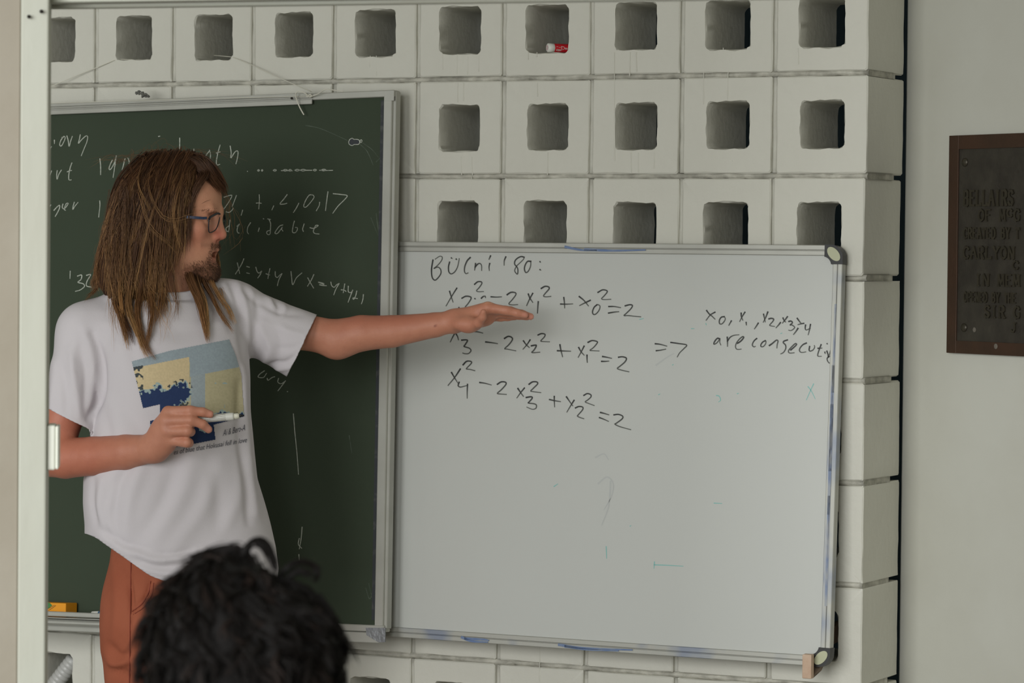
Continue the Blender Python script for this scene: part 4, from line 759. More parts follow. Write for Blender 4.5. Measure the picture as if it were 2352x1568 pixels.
for f_ in [([(212, 765), (228, 815), (233, 865), (228, 915), (205, 960)], -13, 9), ([(190, 750), (212, 800), (216, 860), (205, 930)], 5, 11), ([(160, 800), (172, 870), (182, 955)], 5, 8), ([(140, 830), (150, 890), (152, 945)], -4, 8), ([(185, 800), (196, 870), (196, 950)], -4, 7), ([(175, 770), (168, 830), (165, 900)], 3, 8), ([(125, 830), (122, 890), (118, 935)], 3, 7),
           ([(245, 690), (262, 740), (300, 800), (310, 850)], -4, 14), ([(260, 900), (300, 960), (330, 1010)], -4, 18), ([(240, 940), (250, 1010), (240, 1080)], -5, 13), ([(280, 700), (330, 740), (400, 760), (470, 740), (520, 690)], -4, 20), ([(330, 1060), (300, 1140), (288, 1230)], 6, 16), ([(300, 1060), (268, 1120), (255, 1190)], -6, 13), ([(235, 1100), (230, 1160), (240, 1215)], 6, 9), ([(215, 1100), (212, 1150), (222, 1200)], -5, 7), ([(262, 1120), (250, 1180), (262, 1235)], 5, 8),
           ([(560, 840), (563, 940), (572, 1060), (588, 1180)], 7, 9), ([(548, 880), (549, 960), (560, 1080), (570, 1200)], -6, 9), ([(588, 1000), (600, 1100), (612, 1200)], -5, 8), ([(480, 1040), (500, 1130), (505, 1230)], -4, 20), ([(440, 1040), (420, 1130), (360, 1230)], 5, 22), ([(500, 1060), (470, 1160), (400, 1260)], 5, 20), ([(400, 1080), (370, 1160), (320, 1240)], -5, 18), ([(560, 1060), (545, 1150), (500, 1240)], 4, 16),
           ([(300, 1262), (350, 1285), (420, 1280), (470, 1262)], 6, 8), ([(310, 1282), (360, 1302), (430, 1296)], -6, 7), ([(330, 1300), (380, 1318), (450, 1308)], 5, 7), ([(345, 1318), (390, 1328), (430, 1322)], -3, 5), ([(225, 1225), (265, 1250), (310, 1280)], 5, 10), ([(240, 1220), (290, 1250), (340, 1262)], -5, 8), ([(350, 1270), (400, 1272), (440, 1262)], -4, 5),
           ([(525, 640), (545, 690), (552, 760), (562, 830)], -7, 8), ([(545, 650), (565, 710), (570, 780)], 5, 8), ([(505, 650), (520, 710), (530, 760)], -4, 8), ([(560, 668), (590, 700), (588, 760), (580, 820)], -5, 8), ([(590, 690), (640, 715), (690, 722)], -4, 7), ([(600, 720), (640, 760), (640, 820), (615, 845)], -4, 10), ([(590, 740), (620, 800), (600, 840)], 5, 9), ([(610, 735), (660, 760), (700, 770)], 4, 9), ([(640, 800), (670, 800), (695, 790)], -3, 8), ([(590, 850), (625, 838), (660, 830), (690, 805)], -5, 6), ([(600, 852), (640, 848), (668, 845)], 4, 5), ([(575, 800), (572, 840), (578, 868)], -8, 8),
           ([(610, 682), (622, 690), (628, 702)], 4, 5, True), ([(650, 698), (655, 708), (650, 722)], 4, 5, True), ([(630, 690), (640, 702), (640, 716)], -4, 5, True), ([(570, 660), (580, 676), (582, 700)], 3, 6, True)]: fold(*f_)
k_ = 2*math.pi; amp += .0016*np.sin(px[:, 0]*.031+.7*np.sin(px[:, 1]*.02))*np.sin(px[:, 1]*.013+1.3)
# hems: a stitched band at every cut
V = V+N_*amp[:, None]; V = relax(V, F, 1, .4)
def ring_smooth(p, n):
    for _ in range(n): p = p*.5+(np.roll(p, 1, 0)+np.roll(p, -1, 0))*.25
    return p
# boundary loops -> collar ribbing and stitched hems
E_ = np.sort(np.concatenate([F[:, [i, (i+1) % 4]] for i in range(4)]), 1); ue, cn_ = np.unique(E_, axis=0, return_counts=True); be = ue[cn_ == 1]; adj = {}
for a, b in be: adj.setdefault(a, []).append(b); adj.setdefault(b, []).append(a)
loops = []; seen = set()
for st in list(adj):
    if st in seen: continue
    lp = [st]; seen.add(st); cur = st
    while True:
        nx = [q for q in adj[cur] if q not in seen]
        if not nx: break
        cur = nx[0]; seen.add(cur); lp.append(cur)
    if len(lp) > 40: loops.append(lp)
for lp in loops: V[lp] = ring_smooth(V[lp], 14)
V = relax(V, F, 1, .25)
M_shirt = mat('white_cotton', srgb(203, 198, 201), .85, noise=.14, nscale=9, col2=srgb(187, 181, 187), bump=.10, bscale=420, spec=.2)
shirt = part('t_shirt', man, V, F, M_shirt, True, local=True, label='white cotton t-shirt'); shell(shirt, .0022)
VS, FS = V, F; bv = BVHTree.FromPolygons([Vector(v) for v in VS], [tuple(int(i) for i in f) for f in FS])
def cast(px_, py_, lift=.0012):
    d = w2l(man, CAM+ray(px_, py_))-CAML; d /= np.linalg.norm(d); hit = bv.ray_cast(Vector(CAML), Vector(d))
    if hit[0] is None: return None
    n = np.array(hit[1]); n = -n if n@d > 0 else n
    return np.array(hit[0])+n*lift
NS = normals(VS, FS)
for lp in loops:
    p = VS[lp]; pc = topx(p).mean(0); nn = ring_smooth(NS[lp], 6); p = ring_smooth(p, 12); k = len(p)
    isneck = pc[1] < 760
    if not isneck: continue
    tang = np.roll(p, -1, 0)-np.roll(p, 1, 0); tang /= np.linalg.norm(tang, axis=1, keepdims=True); side = np.cross(nn, tang); cen = p.mean(0)
    if ((p-cen)*side).sum() < 0: side = -side
    prof = [(-.006, -.001), (-.006, .0035), (-.002, .0048), (.006, .0042), (.011, .0036), (.013, .0012), (.012, -.002)]
    VV = np.concatenate([p+side*a+nn*b for a, b in prof]); FF = [(i*k+j, i*k+(j+1) % k, (i+1)*k+(j+1) % k, (i+1)*k+j) for i in range(len(prof)-1) for j in range(k)]
    part('collar', man, VV, np.array(FF), M_shirt, True, local=True, up=shirt)
# printed panel: plain patchwork of tan, blue-grey and navy (a generic design), laid on the cloth
def inside(poly, x, y):
    r = np.zeros(len(x), bool); p = np.array(poly, float); j = len(p)-1
    for i in range(len(p)):
        m = ((p[i, 1] > y) != (p[j, 1] > y)) & (x < (p[j, 0]-p[i, 0])*(y-p[i, 1])/(p[j, 1]-p[i, 1]+1e-12)+p[i, 0]); r ^= m; j = i
    return r
def vnoise(x, y, sc, seed):
    r = np.random.default_rng(seed); T = r.random((64, 64)); u, v = x/sc, y/sc; i, j = np.floor(u).astype(int), np.floor(v).astype(int); a, b = u-i, v-j; a = a*a*(3-2*a); b = b*b*(3-2*b); g_ = lambda p, q: T[p % 64, q % 64]
    return (g_(i, j)*(1-a)+g_(i+1, j)*a)*(1-b)+(g_(i, j+1)*(1-a)+g_(i+1, j+1)*a)*b
OUT = [(303, 830), (388, 806), (525, 780), (540, 815), (553, 860), (560, 956), (490, 975), (494, 1009), (430, 1022), (348, 1034), (345, 966), (369, 962), (367, 928), (329, 937)]
st = 1.25; gx, gy = np.meshgrid(np.arange(300, 564, st), np.arange(776, 1036, st), indexing='ij'); fx, fy = gx.ravel(), gy.ravel()
hit = [cast(x, y, .0014) if m else None for x, y, m in zip(fx, fy, inside([(296, 826), (526, 774), (566, 860), (566, 1000), (496, 1016), (340, 1042), (320, 960)], fx, fy))]
ok = np.array([h_ is not None for h_ in hit]); PV = np.array([h_ if h_ is not None else (0, 0, 0) for h_ in hit]); nx_, ny_ = gx.shape
pid = np.arange(nx_*ny_).reshape(nx_, ny_); Q = np.stack([pid[:-1, :-1], pid[:-1, 1:], pid[1:, 1:], pid[1:, :-1]], -1).reshape(-1, 4); mid = np.stack([fx[Q].mean(1), fy[Q].mean(1)], 1)
Q = Q[ok[Q].all(1) & inside(OUT, mid[:, 0], mid[:, 1])]; u_, Q2 = np.unique(Q, return_inverse=True); Q2 = Q2.reshape(Q.shape); X_, Y_ = fx[u_], fy[u_]
rx = (X_-303)+(Y_-830)*.0; ry = Y_-830+(X_-303)*.20           # along / across the tilted print
tan_, tan2, grey, navy, pale, char = (np.array(srgb(*c)[:3]) for c in [(200, 182, 144), (176, 168, 136), (146, 158, 164), (40, 56, 92), (150, 168, 166), (66, 72, 74)])
CC = np.tile(tan2, (len(u_), 1)); CC[ry < 28+.0*rx] = grey; CC[(rx < 132) & (ry > 16) & (ry < 92)] = tan_; CC[(rx > 132) & (ry < 62)] = grey; CC[(rx > 135) & (rx < 168) & (ry > 62)] = grey*.92+tan2*.08
w1 = vnoise(X_+9*vnoise(X_, Y_, 9, 3), Y_+9*vnoise(X_, Y_, 8, 4), 26, 1); w2 = vnoise(X_, Y_, 5, 2); reg = (np.clip((150-rx)/60, 0, 1)*np.clip((ry-60)/50, 0, 1)+np.clip((ry-150)/22, 0, 1)*.8+1.05*np.exp(-((rx-112)**2+(ry-88)**2)/30.**2)).clip(0, 1)
q_ = w1*.7+w2*.3; m = q_ > .97-.62*reg; CC[m] = navy; m2 = (q_ > .87-.62*reg) & ~m; CC[m2] = pale; m3 = (reg > .55) & (q_ < .30); CC[m3] = char; CC[(rx < 26) & (ry > 14) & (ry < 70) & (w2 > .58)] = char
CC = CC*(.93+.14*vnoise(X_, Y_, 3, 8))[:, None]
M_print = mat('shirt_print', srgb(200, 190, 160), .8, attr='tint', spec=.2)
part('printed_panel', man, PV[u_], Q2, M_print, True, CC, local=True, up=shirt, label='printed patchwork of tan, blue grey and navy')
M_txt = mat('print_ink', srgb(92, 92, 100), .8, spec=.2)
def shirt_text(txt, a, b, size, xs=1.):
    cu = bpy.data.curves.new('txt', 'FONT'); cu.body = txt; cu.size = 1; cu.resolution_u = 2; o = bpy.data.objects.new('txt', cu); COL.objects.link(o)
    dg = bpy.context.evaluated_depsgraph_get(); me = bpy.data.meshes.new_from_object(o.evaluated_get(dg)); bpy.data.objects.remove(o); bpy.data.curves.remove(cu)
    bm = bmesh.new(); bm.from_mesh(me); bmesh.ops.triangulate(bm, faces=bm.faces[:]); bm.verts.index_update(); v = np.array([tuple(q.co) for q in bm.verts]); f = [[q.index for q in fc.verts] for fc in bm.faces]; bm.free(); bpy.data.meshes.remove(me)
    L = v[:, 0].max(); a = np.array(a, float); b = np.array(b, float); d = (b-a)/L; up = np.array([.17, -1])*size
    pts = a+v[:, :1]*d+v[:, 1:2]*up; out = [cast(x, y, .0015) for x, y in pts]; good = [o_ is not None for o_ in out]
    o = part('printed_text', man, np.array([o_ if g_ else np.zeros(3) for o_, g_ in zip(out, good)]), [q for q in f if all(good[i] for i in q)], M_txt, local=True, up=shirt, label='grey printed words'); o['kind'] = 'stuff'
shirt_text('Ai & Bero-A', (511, 1001), (562, 988), 21); shirt_text('es of blue that Hokusai fell in love', (398, 1044), (566, 1015), 17)
# --- trousers
g3 = Grid(axis_grid((M(200, 800)[0], M(660, 800)[0], .006)), axis_grid((-.17, .18, .006)), axis_grid((.03, zf(1520), .012), (zf(1520), zf(1180), .005)))
g3.loft([(zf(y), M(x, y)[0], .0, a, b, TY) for y, x, a, b in [(1190, 418, .134, .112), (1260, 420, .137, .118), (1340, 421, .142, .125), (1430, 422, .147, .126), (1490, 420, .138, .112), (1530, 418, .112, .085)]], .03, 2.1)
for hx_, kx, ax2, dy in [(352, 342, 330, -.025), (482, 488, 494, .035)]:
    g3.chain(Ms((hx_, 1400, dy), (kx-2, 1560, dy), (kx, 1900, dy), (ax2, 2290, dy+.02)), [.088, .083, .069, .060], .06)
V, F = g3.surf(2); V, F = trim(V, F, lambda V: V[:, 2]-zf(1195), np.array([0, 0, 1.])); V, F = trim(V, F, lambda V: .075-V[:, 2], np.array([0, 0, -1.]))
N_ = normals(V, F); px = topx(V); amp = np.zeros(len(V)); front = np.clip(-N_[:, 1]*2.5, 0, 1)
for f_ in [([(345, 1330), (340, 1360), (322, 1388), (302, 1403)], -8, 6), ([(352, 1335), (348, 1366), (328, 1394), (305, 1410)], 5, 5), ([(300, 1270), (299, 1400), (297, 1568)], -4, 4), ([(292, 1330), (300, 1370), (304, 1400)], -9, 7), ([(252, 1480), (275, 1505), (295, 1500)], -6, 9), ([(245, 1500), (262, 1525), (300, 1515)], 7, 9), ([(258, 1540), (285, 1545), (320, 1568)], -6, 9), ([(262, 1300), (268, 1380), (262, 1470)], 4, 10), ([(330, 1420), (322, 1490), (330, 1568)], -5, 10), ([(310, 1430), (306, 1500), (312, 1568)], 4, 7), ([(255, 1262), (262, 1290), (290, 1300)], 3, 6)]: fold(*f_)
V = V+N_*amp[:, None]
M_tr = mat('rust_cotton', srgb(160, 92, 68), .85, noise=.35, nscale=14, col2=srgb(140, 74, 52), bump=.15, bscale=350, spec=.15)
tr = part('trousers', man, V, F, M_tr, True, local=True, label='rust orange cotton trousers')
bt = BVHTree.FromPolygons([Vector(v) for v in V], [tuple(int(i) for i in f) for f in F])
def cast_t(x, y, lift):
    d = w2l(man, CAM+ray(x, y))-CAML; d /= np.linalg.norm(d); h_ = bt.ray_cast(Vector(CAML), Vector(d)); return None if h_[0] is None else np.array(h_[0])-d*lift
M_seam = mat('rust_thread', srgb(134, 64, 46), .9)
for pts, nm in [([(301, 1262), (300, 1340), (299, 1420), (298, 1500), (297, 1575)], 'side_seam'), ([(346, 1334), (342, 1358), (326, 1386), (303, 1404)], 'pocket_edge'), ([(353, 1338), (349, 1364), (332, 1392), (306, 1411)], 'pocket_edge')]:
    c = [cast_t(x, y, .0008) for x, y in catmull(pts, 10)]; c = [q for q in c if q is not None]; VV, FF = tubes([resample(c, 40)], .0011, 5); part(nm, man, VV, FF, M_seam, True, local=True, up=tr)
# --- shoes
M_shoe = mat('grey_shoe', srgb(84, 82, 80), .7); M_sole = mat('shoe_sole', srgb(200, 196, 188), .7)
for ax2, dy, an in [(322, -.005, -.5), (494, .055, .15)]:
    c0 = M(ax2, 2400, dy); c0[2] = 0; d = np.array([math.cos(an-.6), math.sin(an-.6), 0.]); gs = Grid(axis_grid((c0[0]-.28, c0[0]+.28, .006)), axis_grid((c0[1]-.28, c0[1]+.28, .006)), axis_grid((-.01, .15, .006)))
    gs.cap(c0-d*.05+[0, 0, .045], c0+d*.12+[0, 0, .035], .042, .036, .03); gs.cap(c0-d*.04+[0, 0, .05], c0-d*.04+[0, 0, .10], .045, .042, .03); gs.ell(c0+d*.12+[0, 0, .03], (.05, .05, .028), .03)
    Vs, Fs = gs.surf(1); Vs, Fs = trim(Vs, Fs, lambda V: .012-V[:, 2], np.array([0, 0, -1.])); sh = part('shoe', man, Vs, Fs, M_shoe, True, local=True)
    nrm_ = np.array([-d[1], d[0], 0]); ol = [c0+d*(.055+.115*math.cos(a))+nrm_*(.047*math.sin(a)) for a in np.linspace(0, 2*math.pi, 28, endpoint=False)]
    VV = np.array([p*[1, 1, 0]+[0, 0, .001] for p in ol]+[p*[1, 1, 0]+[0, 0, .016] for p in ol]); part('sole', man, VV, [tuple(range(28))[::-1], tuple(range(28, 56))]+[(i, (i+1) % 28, (i+1) % 28+28, i+28) for i in range(28)], M_sole, local=True, up=sh)
# --- glasses
M_gl = mat('blue_frame', srgb(38, 54, 80), .35, metal=.3); M_glk = mat('dark_frame', srgb(26, 30, 38), .35)
def LW(v): 
    c, s_ = math.cos(YAW), math.sin(YAW); v = np.asarray(v, float); return np.stack([v[..., 0]*c-v[..., 1]*s_, v[..., 0]*s_+v[..., 1]*c, v[..., 2]], -1)+np.array(ROOT)
gl = thing('eyeglasses', 'dark blue rectangular eyeglasses worn by the long haired person', 'glasses', LW(H(.09, 0, -.01)))
M_lens = mat('lens', (1, 1, 1, 1), .02, transmission=1.0); M_lens.node_tree.nodes['Principled BSDF'].inputs['IOR'].default_value = 1.08
for sd in (1, -1):
    # lens outline in (lateral, up) -> wraps back a little towards the temple
    ol = [(.008, .007), (.020, .0105), (.038, .0105), (.052, .009), (.0555, .004), (.0535, -.012), (.049, -.0205), (.036, -.0225), (.020, -.020), (.010, -.008)]
    c = catmull([np.array(p) for p in ol+[ol[0]]], 4)[:-1]
    pts = np.array([H(.0945-.10*s_-1.15*s_*s_-.10*max(0, -u_), s_*sd, u_+.0027-.21*s_) for s_, u_ in c]); pts = np.vstack([pts, pts[:2]])
    VV, FF = tubes([LW(pts)], .0012, 6); part('rim', gl, VV, FF, M_glk, True)
    top = [i for i, (s_, u_) in enumerate(c) if u_ > .004]; tp = np.array([H(.0950-.10*s_-1.15*s_*s_, s_*sd, u_+.0027-.21*s_) for s_, u_ in c[top][np.argsort(c[top][:, 0])]]); VV, FF = tubes([LW(resample(tp, 12))], .0023, 6); part('brow_bar', gl, VV, FF, M_glk, True)
    lp_ = pts[:-2]; k = len(lp_); cen = lp_.mean(0); VV = np.vstack([lp_*.985+cen*.015, [cen]]); VV = LW(np.vstack([VV+HF_*.0004, VV-HF_*.0004])); FF = [(i, (i+1) % k, k) for i in range(k)]+[((i+1) % k+k+1, i+k+1, 2*k+1) for i in range(k)]+[(i, i+k+1, (i+1) % k+k+1, (i+1) % k) for i in range(k)]
    part('lens', gl, VV, FF, M_lens)
    tp = [H(.0830, .0600*sd, -.0005), H(.080, .064*sd, -.0010), H(.055, .0735*sd, .0005), H(.02, .079*sd, .0015), H(-.004, .082*sd, .001), H(-.018, .080*sd, -.008), H(-.026, .077*sd, -.022)]
    p = resample(catmull(tp, 4), 16); VV = []; 
    for q in p:
        for a, b in [(-.0008, -.0026), (.0008, -.0026), (.0008, .0026), (-.0008, .0026)]: VV.append(q+HS_*sd*a+HU_*b)
    FF = [(i*4+j, i*4+(j+1) % 4, (i+1)*4+(j+1) % 4, (i+1)*4+j) for i in range(15) for j in range(4)]+[(0, 1, 2, 3)[::-1], (60, 61, 62, 63)]
    part('temple', gl, LW(np.array(VV)), FF, M_gl, label='steel blue temple')
VV, FF = tubes([LW(resample([H(.0940, .009, .012), H(.0965, 0, .014), H(.0940, -.009, .012)], 8))], .0015, 6); part('bridge', gl, VV, FF, M_glk, True)
# --- marker in the bent hand
ma = LW(M(415, 966.5, -.2265)); mb = LW(M(561, 953.6, -.2265)); L_ = np.linalg.norm(mb-ma)
mk = thing('marker_pen', 'uncapped white marker pen with a black tip, held in the bent hand', 'marker', (ma+mb)/2)
t_ = lambda x: (x-415)/(561-415)*L_
part('barrel', mk, *lathe(ma, mb, [(0, .006), (.002, .0073), (t_(533), .0073), (t_(537), .0068)], 20), M_wpl, True)
part('shoulder', mk, *lathe(ma, mb, [(t_(537), .0056), (t_(546), .0054), (t_(549.5), .0042), (t_(549.6), .002)], 18), M_cream2 if 'M_cream2' in globals() else mat('ivory_plastic', srgb(214, 212, 194), .45), True)
part('nib', mk, *lathe(ma, mb, [(t_(549), .0030), (t_(554), .0028), (t_(555), .0018), (t_(560), .0014), (t_(561), .0005)], 14), M_black, True, label='black felt tip')
fr_, _ = frame_from(ma, mb); toc = CAM-ma; toc /= np.linalg.norm(toc); axd = (mb-ma)/L_; vv = np.cross(axd, toc); vv /= np.linalg.norm(vv); uu = np.cross(vv, axd)
for k, an in enumerate(np.radians([-58, -38, -12, 12, 36, 58])):
    c = [ma+axd*t_(x)+(uu*math.cos(an)+vv*math.sin(an))*.00735 for x in np.linspace(445, 519, 20)]; VV, FF = tubes([c], .00028, 4); part('printed_line', mk, VV, FF, M_dkg)
# ================================================================== hair of the standing person
bvB = BVHTree.FromPolygons([Vector(v) for v in VS], [tuple(int(i) for i in f) for f in FS])      # the shirt, for locks that lie on it
def push_out(path, bvh, off, zmax=9.):
    q = np.array(path, float)
    for i in range(len(q)):
        if q[i, 2] > zmax: continue
        loc, nr, _, d = bvh.find_nearest(Vector(q[i]), .12)
        if loc is None: continue
        loc = np.array(loc); nr = np.array(nr); s_ = (q[i]-loc)@nr
        if s_ < off: q[i] = loc+nr*off
    return q
def strand_part(name, root, guides, m, up=None, label=None, sides=3, npt=14):
    """guides: list of dict(path (n,3) root-local, n, r0, r1 spread, w width, c0, c1 colours)"""
    Pth = []; Rd = []; Cl = []
    for gd in guides:
        base = resample(catmull(gd['path'], 6), npt); t = np.linspace(0, 1, npt)
        for _ in range(gd['n']):
            o0 = rng.standard_normal(3); o0 /= np.linalg.norm(o0)+1e-9; o0 = o0*rng.random()**.5; rr = gd['r0']+(gd['r1']-gd['r0'])*t
            ph = rng.random(3)*6.28; wav = gd.get('wave', .003)*np.stack([np.sin(t*rng.uniform(3, 9)+p) for p in ph], 1)*t[:, None]
            p = base+o0*rr[:, None]*np.array(gd.get('sq', (1, 1, 1)))+wav; cut = rng.uniform(gd.get('cut', .8), 1.); p = resample(p, npt*2)[:max(4, int(npt*2*cut))]; Pth.append(resample(p, npt))
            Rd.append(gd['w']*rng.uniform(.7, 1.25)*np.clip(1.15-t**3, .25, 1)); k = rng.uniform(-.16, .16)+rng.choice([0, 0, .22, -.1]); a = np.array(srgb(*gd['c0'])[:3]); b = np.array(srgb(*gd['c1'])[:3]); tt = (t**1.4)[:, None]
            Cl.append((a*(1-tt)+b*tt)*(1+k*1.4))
    Pth = np.array(Pth); Rd = np.array(Rd); V, F = tubes(Pth, Rd, sides); C = np.repeat(np.array(Cl).reshape(-1, 3), sides, 0)
    return part(name, root, V, F, m, True, np.clip(C, 0, 1), local=True, up=up, label=label)
M_hair = mat('light_brown_hair', srgb(120, 84, 56), .5, attr='tint', spec=.35)
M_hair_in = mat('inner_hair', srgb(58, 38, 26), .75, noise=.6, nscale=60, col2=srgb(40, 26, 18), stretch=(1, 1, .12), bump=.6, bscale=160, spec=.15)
# inner mass
gh = Grid(axis_grid((M(190, 800)[0], M(540, 800)[0], .0036)), axis_grid((-.15, .15, .0036)), axis_grid((zf(800), zf(335), .0036)))
gh.ell(H(-.014, 0, .036), (.0995, .0790, .0865), .01, rot=HR); gh.ell(H(.022, 0, .052), (.060, .064, .060), .02, rot=HR)
gh.chain(Ms((320, 450, -.045), (285, 560, -.05), (262, 640, -.045), (262, 700, -.055)), [.040, .038, .030, .012], .03)
gh.chain(Ms((360, 450, -.055), (335, 560, -.065), (322, 650, -.062), (318, 740, -.095)), [.030, .030, .024, .008], .03)
gh.chain(Ms((400, 450, -.062), (385, 530, -.070), (372, 590, -.062), (345, 660, -.06)), [.018, .016, .012, .008], .025)
gh.chain(Ms((320, 450, .05), (290, 560, .045), (275, 660, .03)), [.046, .042, .024], .03)
gh.chain(Ms((410, 480, .07), (440, 600, .07), (462, 680, .03)), [.018, .015, .010], .03)
gh.ell(H(.085, .02, -.02), (.052, .055, .072), .014, 'sub', rot=HR); gh.ell(H(.082, .02, .035), (.038, .058, .034), .012, 'sub', rot=HR)
V, F = gh.surf(2); N_ = normals(V, F); V = V+N_*(.0028*np.sin(V[:, :1]*260+2*np.sin(V[:, 2:3]*30))+.002*np.sin(V[:, :1]*520+V[:, 1:2]*300))
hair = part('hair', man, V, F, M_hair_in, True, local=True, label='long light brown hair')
bvH = BVHTree.FromPolygons([Vector(v) for v in V], [tuple(int(i) for i in f) for f in F])
DK, MD, LT, GD = (70, 46, 30), (96, 65, 42), (146, 104, 64), (190, 146, 94)
fam = [[(322, 372, -.02), (280, 425, -.05), (254, 500, -.055), (232, 590, -.055), (222, 668, -.05)], [(345, 358, -.03), (302, 430, -.072), (281, 530, -.082), (262, 630, -.08), (262, 715, -.07)], [(375, 350, -.035), (338, 430, -.084), (318, 540, -.098), (304, 660, -.095), (300, 770, -.115)],
       [(412, 346, -.035), (378, 430, -.088), (358, 540, -.102), (345, 650, -.095), (338, 770, -.122)], [(445, 348, -.03), (414, 420, -.083), (403, 500, -.095), (394, 580, -.09), (372, 660, -.085)], [(468, 354, -.02), (440, 400, -.066), (433, 460, -.078), (430, 530, -.078), (418, 590, -.075)]]
fam = [resample(catmull(f_, 6), 16) for f_ in fam]
gs_ = []
for i in range(420):
    u = rng.random()*4.999; i0 = int(u); w_ = u-i0; f_ = fam[i0]*(1-w_)+fam[i0+1]*w_; dep = rng.random()**1.6; f2 = f_.copy(); f2[:, 2] += dep*.03*np.linspace(.2, 1, 16); f2[:, 0] += rng.normal(0, 4)*np.linspace(.2, 1.6, 16)+4*np.sin(np.linspace(0, rng.uniform(2, 6), 16)+rng.random()*6); f2[:, 1] += rng.normal(0, 4)
    e = int(rng.uniform(14, 17)); f2 = f2[:e]; pth = push_out(np.array(Ms(*f2)), bvH, .0015+.007*rng.random()**2); pth = push_out(pth, bvB, .003+.006*rng.random(), zf(685)); pth[0] = pth[0]-HU_*.004
    gs_.append(dict(path=pth, cut=.78, wave=.004, n=9, r0=.0028, r1=.0055, w=.00040, c0=DK if rng.random() < .6 else MD, c1=[MD, LT, MD, GD][rng.integers(4)]))
# crown and the far side
for i in range(60):
    a = rng.random(); xr = 318+a*160; 
    gs_.append(dict(path=np.array(Ms((xr, 372-28*math.sin(math.pi*(.15+.75*a))+rng.normal(0, 2), rng.uniform(-.03, .03)), (xr-20-25*(1-a), 405, rng.uniform(.02, .07)), (xr-40-30*(1-a), 480, .085), (xr-55-30*(1-a), 590, .06), (xr-60-40*(1-a)+60*a, 660, .03))), n=8, r0=.004, r1=.008, w=.0005, c0=DK, c1=MD))
# fringe over the forehead and temple
for i in range(26):
    j = rng.normal(0, 1, 2)
    gs_.append(dict(path=np.array(Ms((432+j[0]*8, 349+abs(j[1]), -.02), (470+j[0]*5, 362+j[1]*2, -.030+.02*j[1]), (500+j[0]*3, 395+j[1]*4, -.028+.02*j[1]), (514+j[0]*4, 428+j[1]*5, -.018+.015*j[1]), (520+j[0]*5, 446+j[1]*6, -.008))), n=9, r0=.003, r1=.005, w=.0005, c0=DK, c1=MD))
for i in range(22):
    j = rng.normal(0, 1, 2)
    gs_.append(dict(path=np.array(Ms((448+j[0]*8, 352, -.022), (470+j[0]*6, 375+j[1]*3, -.045), (472+j[0]*6, 402+j[1]*3, -.062), (450+j[0]*5, 432, -.075), (436+j[0]*3, 480, -.079), (434+j[0]*4, 560+20*j[1], -.08))), n=9, r0=.0025, r1=.005, w=.00042, c0=DK, c1=MD))
for i in range(34):
    j = rng.normal(0, 1, 2)
    gs_.append(dict(path=push_out(np.array(Ms((436+j[0]*17, 350+abs(j[0])*2, -.02+.012*j[1]), (460+j[0]*9, 376+j[1]*5, -.055), (484+j[0]*5, 405+j[1]*4, -.052), (503+j[0]*4, 428+j[1]*4, -.036), (517+j[0]*4, 444+j[1]*5, -.014))), bvH, .003)-np.array([[0, 0, .008]]+[[0, 0, 0]]*4), n=9, r0=.003, r1=.005, w=.00042, c0=DK, c1=MD))
